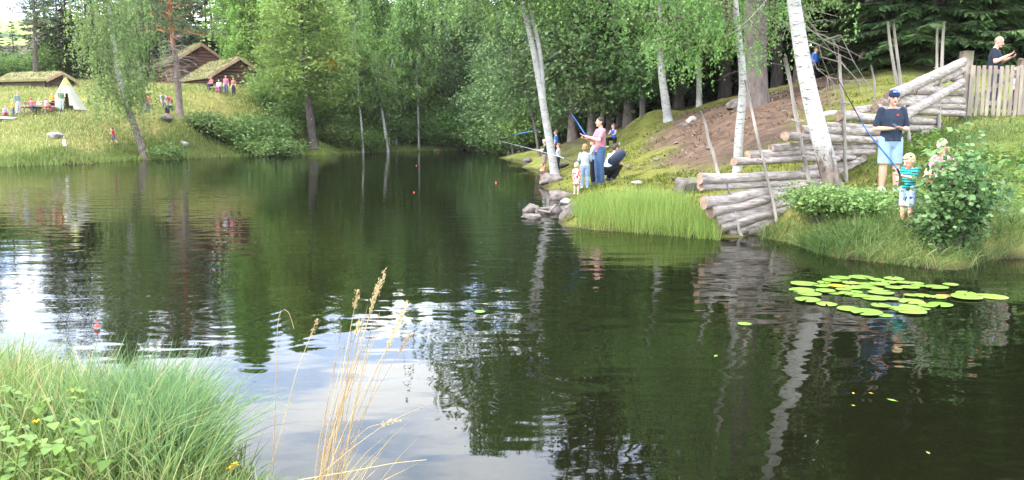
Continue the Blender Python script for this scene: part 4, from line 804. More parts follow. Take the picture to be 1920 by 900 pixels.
def gate():
    d = 18.75; zb = gz(at(1860, 218, d).x, d)
    for (px, top, wpx, lab) in [(1813, 96, 17, 'thick weathered gate post where the slanting logs meet the picket gate'), (1920, 112, 13, 'slimmer gate post at the latch side of the picket gate')]:
        q = at(px, top, d); h = q.z - zb + 0.35; wd = wpx * d / FPX; b = MB(); rg = np.random.default_rng(px)
        n = 7; zz = np.linspace(-0.35, h - 0.35, n); th = np.linspace(0, 6.283, 4, endpoint=False) + math.pi / 4
        b.tube([(rg.normal() * 0.006, rg.normal() * 0.006, z) for z in zz], wd * 0.7, 4); b.add([(0, 0, 0)] * 3, [[0, 1, 2]]) if False else None
        o = b.build('gate_post', M['old_wood'], None); o.location = (q.x, d, zb); o.rotation_euler = (0, 0, math.pi / 4 + 0.1); tag(o, lab, 'post')
    p = at(1825, 218, d - 0.1); r = empty('picket_gate', (p.x, d - 0.1, zb)); tag(r, 'weathered grey picket gate with ten upright slats in front of the spruces', 'gate'); rg = np.random.default_rng(4)
    for i, px in enumerate([1820, 1831, 1842, 1852, 1863, 1874, 1884.5, 1894.5, 1904.5, 1912.5]):
        x = (at(px, 170, d - 0.1) - p).x; zt = at(px, 123 + rg.normal() * 0.8, d - 0.1).z - zb; z0 = at(px, 217, d - 0.1).z - zb + rg.normal() * 0.01
        b = MB(); wv = 6.1 * d / FPX if i else 9 * d / FPX; h = zt - z0
        b.box((x, -0.022, z0 + h / 2), (wv, 0.022, h), 0, 0, 0, rg.normal() * 0.008); b.build('picket', M['old_wood'], r)
    for py in (134, 193):
        z = at(1860, py, d - 0.1).z - zb; b = MB(); b.box(((at(1865, py, d - .1) - p).x, 0.012, z), (102 * d / FPX, 0.035, 0.10)); b.build('rail', M['old_wood'], r)
    b = MB(); b.box(((at(1865, 160, d - .1) - p).x, 0.014, (at(1865, 164, d - .1).z - zb)), (96 * d / FPX, 0.03, 0.08), 0, 0, 0, -0.5); b.build('brace', M['old_wood'], r)
gate()

# ------------------------------------------------------------------ stones
def rock(label, px, py, wpx, hpx, d=None, mat='stone', seed=0, group=None, sink=0.25, flat=None):
    p = atz(px, py) if d is None else place(px, d, py); dd = p.y
    sx = wpx * dd / FPX / 2; sz = hpx * dd / FPX * 0.58; sy = sx * 0.8
    import bmesh
    bm = bmesh.new(); bmesh.ops.create_icosphere(bm, subdivisions=4, radius=1); V = np.array([v.co[:] for v in bm.verts]); F = np.array([[v.index for v in f.verts] for f in bm.faces]); bm.free()
    rg = np.random.default_rng(seed + int(px)); 
    for k in range(15):
        nrm = unit(rg.normal(size=3)); h = rg.uniform(0.55, 0.92); dt = V @ nrm; V = V - np.maximum(dt - h, 0)[:, None] * nrm * 0.9
    V = V * (1 + (vnoise(V[:, 0] * 2 + px, V[:, 1] * 2 + V[:, 2], 1.3)[:, None] - 0.5) * 0.22 + (vnoise(V[:, 0] * 7 + px, V[:, 1] * 7 + V[:, 2] * 5, 1.0)[:, None] - 0.5) * 0.13)
    b = MB(); b.add(V * (sx, sy, sz), F); o = b.build('rock', M[mat]); o.location = (p.x, p.y, p.z + sz * (1 - 2 * sink) * 0.6); o.rotation_euler = (0, 0, rg.uniform(-0.4, 0.4)); tag(o, label, 'rock', group)
    return o
gs = 'stones along the rocky point'
rock('long flat stone lying in the water off the point, largest of the outer ones', 1028, 399, 52, 18, mat='stone', group=gs)
rock('small pointed stone at the outer tip of the stones in the water', 995, 396, 32, 22, mat='stone', group=gs)
rock('low pale stone lying just in front of the pointed outer stone', 997, 409, 40, 14, mat='stone', group=gs)
rock('dark round boulder at the corner of the reeds', 1072, 410, 52, 40, mat='stone', group=gs)
rock('grey boulder just below the feet of the boy in grey', 1085, 370, 34, 34, mat='stone', group=gs)
rock('broad brown stone slab by the water below the children', 1055, 352, 75, 26, 21.6, mat='stone', group=gs)
rock('wide dark stone slab at the foot of the forked birch', 1035, 336, 60, 24, 27, mat='stone', group=gs)
rock('small pale stone between the slabs and the outer stones', 1060, 382, 28, 14, mat='pale_stone', group=gs)
rock('mossy stone hidden against the root of the forked birch', 1022, 320, 40, 16, 34, mat='mossy_stone', group=gs)
rock('small stone at the back edge of the rocky point', 990, 303, 22, 10, mat='stone', group=gs)
rock('low flat mossy stone on the grass of the point behind the forked birch', 1055, 306, 36, 12, 37, mat='mossy_stone')
rock('big mossy boulder on the slope left of the log ends', 1293, 350, 66, 48, 18.2, mat='mossy_stone')
rock('flat grey stone in the grass above the reeds', 1200, 376, 32, 18, 16.2, mat='stone')
rock('small grey stone in the moss beside the flat one above the reeds', 1146, 377, 18, 14, 16.6, mat='stone')
rock('flat stone lying in the moss to the right of the man in pink', 1195, 342, 24, 8, 20.5, mat='pale_stone')
rock('grey upright stone on the mossy crest below the path', 1296, 238, 24, 18, 31, mat='pale_stone')
rock('second grey stone leaning on the upright one on the mossy crest', 1282, 246, 26, 12, 30.5, mat='stone')
rock('flat pale rock outcrop at the forest edge above the fence logs', 1560, 210, 44, 18, 22.5, mat='pale_stone')
rock('mossy hump of rock under the thick spruce trunk', 1382, 190, 62, 26, 30, mat='mossy_stone')
rock('white stone at the waterline between the log stack and the grass', 1491, 442, 46, 24, mat='pale_stone')
rock('small brown stone at the foot of the log stack', 1442, 440, 20, 12, mat='stone')
rock('flat stone in the grass under the shoe of the man in navy', 1625, 365, 46, 8, 14.1, mat='stone')
rock('pale grey boulder in the meadow beside the small child in white', 104, 262, 36, 16, 51, mat='pale_stone')
rock('broad whitish rock in the meadow below the picnic table', 14, 232, 40, 10, 54, mat='pale_stone')
rock('grey stone at the waterline left of the leaning weeping birch', 245, 297, 32, 14, mat='pale_stone')
rock('small stone at the waterline to the right of the round bush', 347, 296, 20, 14, mat='stone')
rock('tall pale stone on the bank behind the round bush', 345, 283, 18, 14, 57, mat='pale_stone')
rock('grey boulder in the grass just above the round bush', 316, 268, 26, 14, 58, mat='stone')

rs = random.Random(5)
r0_ = rock('small stone strewn over the brown slope below the forest', 1330, 262, 14, 7, 24, mat='stone', group='small stones strewn over the brown slope')
for px, py, d in [(1270, 262, 27), (1225, 252, 31), (1350, 240, 29), (1455, 205, 31), (1470, 232, 25), (1310, 292, 22), (1355, 282, 22), (1440, 250, 25), (1230, 285, 25), (1180, 290, 25), (1490, 262, 21), (1420, 222, 29), (1260, 320, 20.5)]:
    c = r0_.copy(); COL.objects.link(c); q = place(px, d, py); c.location = (q.x, q.y, q.z + 0.01); k = rs.uniform(.5, 1.3); c.scale = (k, k * rs.uniform(.7, 1.2), k); c.rotation_euler = (0, 0, rs.uniform(0, 6))
# ------------------------------------------------------------------ floating things
def pad_mesh(name, seed, mat):
    rg = np.random.default_rng(seed); n = 34; th = np.linspace(R_(9), R_(351), n); rr = 1 + 0.035 * np.sin(th * 3 + seed) + rg.normal(size=n) * 0.008
    rings = [(0.35, 0.02), (0.8, 0.012), (1.0, 0.02)]; V = [(0.06, 0, 0.012)]; 
    for k, z in rings: V += [(k * r * math.cos(a), k * r * math.sin(a) * 0.93, z + 0.006 * math.sin(a * 2 + seed)) for r, a in zip(rr, th)]
    V += [(rr[i] * math.cos(th[i]), rr[i] * math.sin(th[i]) * .93, 0.0) for i in range(n)]
    b = MB(); F3 = [[0, 1 + j, 2 + j] for j in range(n - 1)]; F4 = [[1 + k * n + j, 1 + (k + 1) * n + j, 2 + (k + 1) * n + j, 2 + k * n + j] for k in range(3) for j in range(n - 1)]
    b.add(V, F4); b.F.append((np.array(F3), 0, True)); return b.mesh(name, mat)
def pad_mat(name, c1, c2):
    m, t, o = newmat(name); p = principled(t, o, 0.35, 0.4); n = noise(t, 2.2, 4); oi = t.nodes.new('ShaderNodeObjectInfo'); r = ramp(t, [(0.3, c2), (0.7, c1)]); t.links.new(n.outputs['Fac'], r.inputs[0])
    hs = t.nodes.new('ShaderNodeHueSaturation'); v = t.nodes.new('ShaderNodeMath'); v.operation = 'MULTIPLY_ADD'; t.links.new(oi.outputs['Random'], v.inputs[0]); v.inputs[1].default_value = 0.35; v.inputs[2].default_value = 0.8
    t.links.new(v.outputs[0], hs.inputs['Value']); t.links.new(r.outputs[0], hs.inputs['Color']); t.links.new(hs.outputs[0], p.inputs['Base Color'])
    w_ = t.nodes.new('ShaderNodeTexWave'); w_.wave_type = 'RINGS'; w_.inputs['Scale'].default_value = 0.2; bump(t, p, n.outputs['Fac'], 0.2, 0.05); return m
M['pad'] = pad_mat('lily_pad', (0.20, 0.33, 0.04), (0.12, 0.22, 0.03)); M['pad_yellow'] = pad_mat('lily_pad_yellow', (0.62, 0.45, 0.03), (0.5, 0.35, 0.03)); M['pad_brown'] = pad_mat('lily_pad_brown', (0.36, 0.19, 0.06), (0.25, 0.17, 0.05))
PM = [pad_mesh('lily_pad', i, M['pad']) for i in range(3)]
def pad(me, px, py, wpx, label, group='lily pads floating off the right bank', name='lily_pad', rz=None, z=0.006):
    p = atz(px, py); o = link(name, me); s = wpx * 1.12 * p.y / FPX / 2; o.scale = (s, s, min(s, 0.35)); o.rotation_euler = (random.uniform(-.01, .01), random.uniform(-.01, .01), random.uniform(0, 6.28) if rz is None else rz); o.location = (p.x, p.y, z)
    tag(o, label, 'lily pad' if name == 'lily_pad' else 'leaf', group); return o
# from the picture of the cluster, 4.465 px of the enlargement to 1 px
PADS = [(472, 93, 155), (650, 93, 190), (920, 105, 155), (780, 117, 110), (400, 125, 145), (335, 133, 110), (555, 138, 130), (880, 136, 120), (1010, 140, 130), (165, 153, 200), (1115, 140, 100), (690, 150, 130), (315, 165, 140), (800, 153, 150), (1395, 160, 110), (690, 172, 160), (570, 175, 150), (920, 180, 130), (1050, 180, 150), (1275, 182, 175), (150, 197, 195), (770, 190, 110), (1130, 165, 110), (500, 198, 120), (345, 212, 150), (430, 226, 110), (610, 215, 90), (815, 222, 190), (520, 232, 120), (215, 240, 180), (1520, 222, 150), (620, 245, 150), (1160, 250, 140), (1065, 248, 110), (1525, 262, 235), (1735, 253, 235), (1290, 260, 130), (760, 270, 200), (900, 277, 120), (200, 288, 200), (1060, 292, 195), (355, 318, 165), (545, 360, 185), (1310, 328, 185), (810, 337, 150), (940, 350, 140), (1200, 330, 130), (1060, 345, 170), (690, 390, 245), (1060, 385, 225), (840, 410, 130), (1175, 360, 90)]
rim = {'back': [], 'front': []}
for i, (x, y, wd) in enumerate(PADS):
    lab = 'green lily pad in the near row of the cluster facing the camera' if y > 300 else ('green lily pad at the right tail of the cluster' if x > 1240 else ('green lily pad in the back rows of the cluster near the bank' if y < 160 else 'green lily pad in the crowded middle of the cluster'))
    pad(PM[i % 3], 1470 + x / 4.465, 500 + y / 4.465, wd / 4.465, lab, z=0.005 + 0.0035 * (i % 5))
pad(pad_mesh('lily_pad', 5, M['pad_yellow']), 1470 + 438 / 4.465, 500 + 174 / 4.465, 120 / 4.465, 'single orange yellow lily pad among the green ones', None, z=.024)
pad(pad_mesh('lily_pad', 6, M['pad_brown']), 1470 + 1340 / 4.465, 500 + 243 / 4.465, 110 / 4.465, 'withered brown lily pad at the right part of the cluster', None, z=.002)
pad(pad_mesh('lily_pad', 7, M['pad_brown']), 1470 + 1180 / 4.465, 500 + 315 / 4.465, 120 / 4.465, 'small browned lily pad near the front of the cluster', None, z=.003)
pad(PM[0], 900, 585, 19, 'lone round lily pad in the middle of the open water', None)
pad(PM[1], 1396, 608, 24, 'lone lily pad in the reflection of the crooked birch', None)
def leafm(): b = MB(); b.add([(-1, 0, 0.01), (0, -0.45, 0.03), (1, 0, 0.01), (0, 0.45, 0.03), (1.4, 0.05, 0.02), (1, 0.04, 0.01)], [[0, 1, 2, 3]]); b.F.append((np.array([[2, 4, 5]]), 0, False)); return b
LM = leafm().mesh('floating_leaf', M['pad_yellow']); LG = leafm().mesh('floating_leaf', M['pad'])
for (px, py, wd, lab, me) in [(1342, 668, 14, 'yellow green leaf floating below the thin pole reflections', LG), (1600, 738, 9, 'tiny yellow leaf on the dark water, left of a pair', LM), (1633, 738, 9, 'tiny yellow leaf on the dark water, right of a pair', LM), (1672, 751, 20, 'largest yellow leaf on the dark water below the lily pads', LG), (1600, 761, 8, 'tiny yellow leaf just under the left one of the pair', LM), (1740, 850, 14, 'yellow leaf alone on the black water nearest the camera', LG), (935, 545, 9, 'small reddish leaf on the open water above the lone lily pad', LM), (1785, 495, 30, 'bright yellow leaf lying at the edge of the bank below the dark bush', LM)]:
    pad(me, px, py, wd, lab, None, 'floating_leaf', z=0.004)
# fishing floats
M['red'] = plain_mat('float_red', (0.7, 0.06, 0.03), rough=0.35, bmp=0); M['white'] = plain_mat('float_white', (0.8, 0.8, 0.78), rough=0.35, bmp=0)
def bobber(px, py, s, lab):
    p = atz(px, py); r = empty('fishing_float', (p.x, p.y, 0)); tag(r, lab, 'fishing float', None)
    th = np.linspace(0, math.pi, 9)
    a = MB(); a.tube([(0, 0, -s * math.cos(t) * 0.5) for t in th[:5]], [max(0.001, s * 0.5 * math.sin(t)) for t in th[:5]], 12); a.build('white_half', M['white'], r)
    a = MB(); a.tube([(0, 0, -s * math.cos(t) * 0.5) for t in th[4:]], [max(0.001, s * 0.5 * math.sin(t)) for t in th[4:]], 12); a.build('red_half', M['red'], r)
    a = MB(); a.tube([(0, 0, s * 0.4), (s * 0.1, 0, s * 1.2)], s * 0.07, 6); a.build('antenna', M['red'], r); return r
r = bobber(182, 617, 0.055, 'red and white fishing float on the water just beyond the near grass'); r.location.z = 0.02
bobber(930, 343, 0.07, 'red fishing float on the dark water out from the rocky point'); bobber(781, 311, 0.06, 'red fishing float far out in the middle of the pond'); bobber(822, 288, 0.08, 'small pale red float close to the far shore'); bobber(776, 361, .05, 'tiny float in the reflections left of the red float')
# snapped stick at the far shore
b = MB(); a0 = atz(801, 280); b.tube([(0, 0, -0.1), (-0.35, 0, 0.7), (-0.62, 0, 1.15)], [0.05, 0.04, 0.03], 6); b.tube([(0, 0, 0), (-0.3, 0.1, 0.35), (-0.55, 0.1, 0.95)], [0.04, 0.035, 0.02], 6)
o = b.build('dead_stick', M['old_wood']); o.location = a0; tag(o, 'pale snapped stick poking out of the water at the far shore', 'stick')
b = MB(); b.tube([at(1010, 402, 17.4) - at(1030, 408, 17.2), (0, 0, 0.02), at(1042, 391, 17.4) - at(1030, 408, 17.2)], [0.02, 0.03, 0.015], 6); o = b.build('dead_stick', M['old_wood']); o.location = at(1030, 400, 17.2); tag(o, 'short driftwood stick on the stones in the water', 'stick')
# ------------------------------------------------------------------ grass and small plants
def scatter(n, x0, x1, y0, y1, rng): return rng.uniform(x0, x1, n), rng.uniform(y0, y1, n)
rg = np.random.default_rng(77)
# meadow on the far left bank
x = rg.uniform(-48, -6, 150000); y = rg.uniform(38, 82, 150000); z = ground_np(x, y); pxx = x / y * FPX + 960
k = (~in_pond(x, y)) & (z > 0.02) & (pxx > -160) & (pxx < 720) & (rg.random(len(x)) < 0.3 + vnoise(x, y, 0.25) * 0.9) & (rg.random(len(x)) < np.clip((52 / y) ** 2.2, .12, 1))
P = np.stack([x, y, z], 1)[k]; hv = 0.55 * (0.5 + vnoise(P[:, 0], P[:, 1], 0.5))
b = MB(); b.quads(blades(P, 0.22, 0.06, rg, 0.8)); tag(b.build('meadow_grass', M['meadow']), 'rough yellow green meadow grass on the far bank', 'grass', kind='stuff')
# lush green fringe along the far waterline
def along(pa, n, spread, rng):
    A = np.array(pa); s = np.concatenate([[0], np.cumsum(np.linalg.norm(np.diff(A, axis=0), axis=1))]); u = rng.uniform(0, s[-1], n)
    return np.interp(u, s, A[:, 0]) + rng.normal(size=n) * spread, np.interp(u, s, A[:, 1]) + rng.normal(size=n) * spread
far = [tuple(atz(*p).xy) for p in SHORE_PX[1:14]]
x, y = along(far, 26000, 0.45, rg); y = y + 0.3 + np.abs(rg.normal(size=len(y))) * 1.0; z = np.maximum(ground_np(x, y), -0.05)
b = MB(); b.quads(blades(np.stack([x, y, z], 1), 0.33, 0.06, rg, 0.5)); tag(b.build('shore_sedge', M['bright_sedge']), 'bright green sedge fringe along the far waterline', 'sedge', kind='stuff')
# reeds on the near right bank
A = atz(1078, 424); B = atz(1345, 446)
n = 12500; u = rg.random(n); v = rg.beta(1.1, 1.4, n); x = A.x + (B.x - A.x) * u; y = (A.y + (B.y - A.y) * u) - 0.42 + v * 2.8; x += (y - 14) * 0.03 * (x / 4)
kk = rg.random(n) < np.clip(1.1 - v * 0.8, 0, 1) * (0.2 + 0.75 * vnoise(x, y, 1.6)); x, y, v = x[kk], y[kk], v[kk]; z = np.maximum(ground_np(x, y), -0.12)
b = MB(); hh = (0.44 + 0.36 * vnoise(x, y, 1.7)) * (1 - 0.45 * v); V = curved(np.stack([x, y, z], 1), 1.0, 0.015, rg, 0.4, (0, 0, 0), 0.3); V = V[:, :1] + (V - V[:, :1]) * hh[:, None, None] * np.array([1, 1, 1.0]); add_curved(b, V)
tag(b.build('reed_grass', M['reed']), 'tall bright green reeds at the waterline in front of the mossy slope', 'reeds', kind='stuff')
# grass on the near right bank by the boy
pts = [tuple(atz(*p).xy) for p in [(1500, 462), (1560, 482), (1640, 493), (1700, 503), (1770, 506), (1830, 494), (1920, 484), (2050, 478)]]
x, y = along(pts, 15000, 0.22, rg); y = y + 0.05 + rg.random(len(y)) * 1.5; z = ground_np(x, y); px_ = x / y * FPX + 960; kk = (z > -0.06) & (rg.random(len(x)) < (0.2 + 0.95 * vnoise(x, y, 1.5)) * (1 - 0.6 * sstep(1700, 1760, px_)))
P = np.stack([x, y, np.maximum(z, -0.04)], 1)[kk]; b = MB(); add_curved(b, curved(P, 0.34, 0.008, rg, 0.7, (0, -0.15, 0), 0.7)); tag(b.build('bank_grass', M['bank_grass']), 'long drooping grass along the edge of the near right bank', 'grass', kind='stuff')
# short grass and herbs on the slope up to the gate and around the fence
x = rg.uniform(4, 17, 60000); y = rg.uniform(11, 21, 60000); z = ground_np(x, y); px_ = x / y * FPX + 960
kk = (z > 0.05) & (px_ > 1330) & (px_ < 2050) & (rg.random(len(x)) < (0.15 + 0.85 * sstep(1560, 1720, px_)) * (0.1 + 1.1 * vnoise(x, y, 0.9)))
P = np.stack([x, y, z], 1)[kk]; b = MB(); add_curved(b, curved(P, 0.15, 0.013, rg, 0.8, (0, 0, 0), 0.5)); tag(b.build('slope_grass', M['bank_grass']), 'short grass on the slope between the picket gate and the bush', 'grass', kind='stuff')
x = rg.uniform(6.5, 15, 6000); y = rg.uniform(11.5, 19, 6000); z = ground_np(x, y); px_ = x / y * FPX + 960; kk = (px_ > 1640) & (vnoise(x, y, 1.2) > 0.55) & (z > 0.1)
P = np.stack([x, y, z + 0.06 + rg.random(len(x)) * 0.1], 1)[kk]; P = np.repeat(P, 3, 0) + rg.normal(size=(len(P) * 3, 3)) * (0.06, 0.06, 0.03); b = MB(); b.quads(leaf_quads(P, 0.085, rg, flat=1.2, asp=0.8)); tag(b.build('slope_herbs', M['weed_leaf']), 'broad leaved herbs scattered over the slope below the gate', 'herbs', kind='stuff')
# moss tufts and sparse tufts on the right-hand slope
x = rg.uniform(0.5, 16, 110000); y = rg.uniform(14, 37, 110000); z = ground_np(x, y); zz = zones(x, y, z); kk = (z > 0.04) & (rg.random(len(x)) < zz[2] * np.clip((vnoise(x, y, 1.4) * 0.6 + vnoise(x, y, 0.45) * 0.6 - 0.35) * 2.4, 0, 1) * np.clip((20 / y) ** 1.5, 0, 1))
P = np.stack([x, y, z], 1)[kk]; b = MB(); b.quads(blades(P, 0.065, 0.035, rg, 1.2)); tag(b.build('moss_tufts', M['moss']), 'yellow green moss tufts covering the slope above the reeds', 'moss', kind='stuff')
# litter of needles, twigs and small stones on the bare slope
x = rg.uniform(3, 18, 9000); y = rg.uniform(18, 36, 9000); z = ground_np(x, y); zz = zones(x, y, z); kk = rg.random(len(x)) < zz[0] * 0.8 + zz[2] * 0.2
P = np.stack([x, y, z + 0.015], 1)[kk]; b = MB(); b.quads(leaf_quads(P, 0.12, rg, flat=3, asp=0.5)); tag(b.build('forest_litter', M['litter']), 'dry leaves and bark litter on the trodden brown slope', 'litter', kind='stuff')

# ---- near bank, lower left
def near(n, fx, h, w, mat, name, lab, cat, lean, dv, droop, pmax=370):
    x, y = fx(n); z = ground_np(x, y); pq = x / y * FPX + 960; kk = (z > 0.0) & (pq < pmax - 60 * rg.random(len(x))); P = np.stack([x, y, z], 1)[kk]; b = MB(); add_curved(b, curved(P, h, w, rg, lean, dv, droop)); return tag(b.build(name, M[mat]), lab, cat, kind='stuff')
def clumps(centres, s):
    C = np.array(centres)
    def f(n):
        i = rg.integers(0, len(C), n); return C[i, 0] + rg.normal(size=n) * s, C[i, 1] + rg.normal(size=n) * s
    return f
tc_ = [(-2.55, 4.35), (-2.2, 4.25), (-1.9, 4.15), (-1.65, 3.9), (-1.4, 3.7), (-2.0, 3.8), (-2.4, 3.9), (-2.9, 4.6), (-1.75, 3.5), (-1.45, 3.4), (-3.2, 4.7), (-1.25, 3.45), (-2.75, 4.2), (-3.6, 4.9), (-1.55, 3.95), (-1.2, 3.6)]
near(8500, clumps(tc_, 0.17), 0.47, 0.0055, 'tussock', 'tussock_grass', 'long fine pale green grass on the near bank', 'grass', 0.55, (0.12, -0.05, 0), 0.5)
near(6000, lambda n: (rg.uniform(-3.6, -0.75, n), rg.uniform(2.6, 4.2, n)), 0.26, 0.007, 'tussock', 'low_grass', 'shorter mixed grass at the foot of the near bank', 'grass', 0.7, (0, 0, 0), 0.5, 470)
near(700, lambda n: (rg.uniform(-1.3, -0.1, n), rg.uniform(2.9, 3.5, n)), 0.28, 0.005, 'tussock', 'sparse_grass', 'thin grass stems below the dry stalks', 'grass', 0.7, (0.1, 0, 0), 0.4, 900)
near(3600, clumps([(-1.75, 3.9), (-1.55, 3.7), (-1.95, 4.05), (-1.45, 3.55), (-1.65, 3.55), (-2.1, 4.2)], 0.14), 0.58, 0.006, 'blue_sedge', 'blue_green_sedge', 'longer blue green sedge blades in the middle of the near grass', 'sedge', 0.5, (0.15, -0.05, 0), 0.55)
near(420, clumps(tc_, 0.22), 0.55, 0.004, 'straw', 'dead_grass', 'dead straw coloured blades mixed into the near grass', 'grass', 0.6, (0.1, 0, 0), 0.45)
# broad leaved weeds in the corner
st = MB(); lf = MB(); rw = np.random.default_rng(13)
for i in range(130):
    x0 = rw.uniform(-2.9, -1.6); y0 = rw.uniform(2.9, 3.75)
    if x0 > -1.75 and rw.random() < 0.6: continue
    h = rw.uniform(0.16, 0.36); P = smooth_path([(x0, y0, gz(x0, y0)), (x0 + rw.normal() * 0.03, y0 + rw.normal() * 0.03, gz(x0, y0) + h * 0.5), (x0 + rw.normal() * 0.07, y0 + rw.normal() * 0.07, gz(x0, y0) + h)], 6); st.tube(P, 0.0035, 4, cap=False)
    for q in range(6):
        c = P[min(5, 1 + q)]; az = q * 2.2 + rw.random(); L_ = rw.uniform(0.035, 0.075); d = np.array([math.cos(az), math.sin(az), rw.uniform(-0.2, 0.5)]); sd_ = np.cross(d, (0, 0, 1.0)); w_ = L_ * 0.36
        a = c + d * L_ * 0.15; m1 = c + d * L_ * 0.55; e = c + d * L_ * 1.1 - (0, 0, 0.25 * L_); dn = np.array([0, 0, -0.15 * L_])
        n_ = 5; tt = np.linspace(0, 1, n_); wid = np.array([0.15, 0.8, 1.0, 0.62, 0.0]) * w_; cen = c + d * L_ * (0.12 + tt[:, None]) - np.array([0, 0, 1.0]) * (0.28 * L_ * tt ** 2)[:, None]; upv = np.array([0, 0, 0.3])
        sdn = unit(sd_); Vl = np.concatenate([cen + (sdn + upv) * wid[:, None], cen, cen + (-sdn + upv) * wid[:, None]]); k = np.arange(n_ - 1)
        lf.add(Vl, np.concatenate([np.stack([k, k + 1, k + n_ + 1, k + n_], 1), np.stack([k + n_, k + n_ + 1, k + 2 * n_ + 1, k + 2 * n_], 1)]), 0, True)
wd_ = lf.build('weeds', M['weed_leaf']); tag(wd_, 'bright green broad leaved weeds in the corner of the near bank', 'weeds', kind='stuff')
ws = st.build('stems', M['weed_leaf'], wd_)
# dry grass tuft with seed heads
def dry_tuft():
    base = place(590, 3.25, 900); r = empty('dry_grass_tuft', base); tag(r, 'tuft of tall dry straw coloured grass with seed heads over the water', 'dry grass'); rd = np.random.default_rng(5)
    stems = []
    targets = [(715, 530, .0), (706, 545, .05), (700, 560, -.05), (690, 572, .1), (756, 583, .1), (742, 622, .0), (760, 640, -.1), (735, 628, .05), (722, 600, .1), (680, 600, -.1), (670, 615, 0), (660, 618, .1), (648, 640, -.1), (690, 640, .1), (676, 660, 0), (640, 616, .08), (700, 600, .05), (712, 585, 0), (668, 560, 0.1), (655, 655, 0), (695, 620, -.08), (630, 680, .05), (663, 700, .1), (648, 735, .0)]
    heads = {0: 1, 1: 1, 4: 1, 5: 1, 6: 1, 7: 1, 2: 1, 10: .6, 18: .7}
    for i, (px, py, dz) in enumerate(targets):
        e = np.array(at(px, py, 3.25 + dz)) - np.array(base); s0 = np.array([rd.normal() * 0.035, rd.normal() * 0.04, -0.05]); m_ = s0 + (e - s0) * 0.5 + np.array([-0.02 + rd.normal() * 0.02, 0, 0.03])
        P = smooth_path([s0, m_, e], 10); b = MB(); b.tube(P, np.linspace(0.0026, 0.0011, 10), 5); stem = b.build('stalk', M['straw'], r)
        if i in heads:
            k = heads[i]; d = unit(P[-1] - P[-2]); c = P[-1][None] + d * np.linspace(-0.06, 0.045, 60)[:, None] * k + rd.normal(size=(60, 3)) * 0.0045
            hb = MB(); dd = unit(d + rd.normal(size=(60, 3)) * 0.35); l = 0.013; w_ = unit(np.cross(dd, rd.normal(size=(60, 3)))) * 0.0028; hb.quads(np.stack([c, c + dd * l * 0.5 + w_, c + dd * l, c + dd * l * 0.5 - w_], 1)); hb.build('seed_head', M['straw'], stem)
    b = MB(); n = 26; az = rd.normal(size=n) * 0.9; V = curved(np.stack([rd.normal(size=n) * 0.05, rd.normal(size=n) * 0.05, np.zeros(n) - 0.03], 1), 0.55, 0.006, rd, 0.5, (0.35, 0, 0), 0.4); add_curved(b, V); b.build('dry_blades', M['straw'], r)
dry_tuft()
def bent_stem(pts, lab, d=3.5, head=False):
    base = place(pts[0][0], d, 900); r = empty('dry_stalk', base); tag(r, lab, 'grass stem'); P = smooth_path([np.array(at(x, y, d)) - np.array(base) for x, y in pts], 24) if head is not None else None
    b = MB(); b.tube(P, np.linspace(0.0024, 0.0012, 24), 5); b.build('stalk', M['straw'], r)
    if head:
        rd = np.random.default_rng(int(pts[0][0])); d_ = unit(P[-1] - P[-3]); c = P[-1][None] + d_ * np.linspace(-0.05, 0.03, 44)[:, None] + rd.normal(size=(44, 3)) * 0.004; dd = unit(d_ + rd.normal(size=(44, 3)) * 0.35); w_ = unit(np.cross(dd, rd.normal(size=(44, 3)))) * 0.0025
        hb = MB(); hb.quads(np.stack([c, c + dd * 0.007 + w_, c + dd * 0.014, c + dd * 0.007 - w_], 1)); hb.build('seed_head', M['straw'], r)
bent_stem([(512, 900), (515, 800), (518, 700), (520, 620), (522, 578), (530, 573), (540, 570), (545, 592), (551, 616)], 'single dry stem snapped over at its top, left of the tuft')
bent_stem([(500, 900), (530, 800), (555, 700), (578, 640), (590, 612)], 'leaning dry stem with a seed head between the snapped stem and the tuft', head=True)
bent_stem([(590, 900), (660, 840), (730, 790), (800, 760)], 'thin pale stem arching low to the right of the tuft', 3.2)
bent_stem([(600, 900), (640, 850), (690, 800), (735, 790)], 'short pale stem crossing under the arching one', 3.3, True)
bent_stem([(560, 900), (650, 885), (740, 868), (800, 862)], 'lowest dry stem reaching nearly level over the water', 3.2)
# yellow flowers of the near bank
M['petal'] = plain_mat('petal', (0.75, 0.5, 0.02), bmp=0); M['stem'] = plain_mat('stem', (0.12, 0.2, 0.04), bmp=0)
for px, py, d, lab in [(133, 735, 3.75, 'yellow flower standing highest in the near grass'), (430, 880, 3.35, 'yellow flower low beside the water, left of two'), (440, 872, 3.4, 'yellow flower low beside the water, right of two'), (68, 792, 3.5, 'small yellow flower near the broad leaved weeds')]:
    t = at(px, py, d); g0 = gz(t.x, d); r = empty('yellow_flower', (t.x, d, g0)); tag(r, lab, 'flower'); h = t.z - g0; b = MB(); b.tube([(0.01, 0, -0.02), (0, 0.01, h * 0.5), (0, 0, h)], 0.0018, 5); b.build('stem', M['stem'], r)
    rd = np.random.default_rng(px); b = MB(); a = rd.random(26) * 6.283; dd = np.stack([np.cos(a), np.sin(a), rd.uniform(0.1, 1, 26)], 1); dd = unit(dd); c = np.repeat([[0, 0, h]], 26, 0); w_ = np.stack([-np.sin(a), np.cos(a), a * 0], 1) * 0.004; b.quads(np.stack([c, c + dd * 0.011 + w_, c + dd * 0.02, c + dd * 0.011 - w_], 1)); b.build('petals', M['petal'], r)
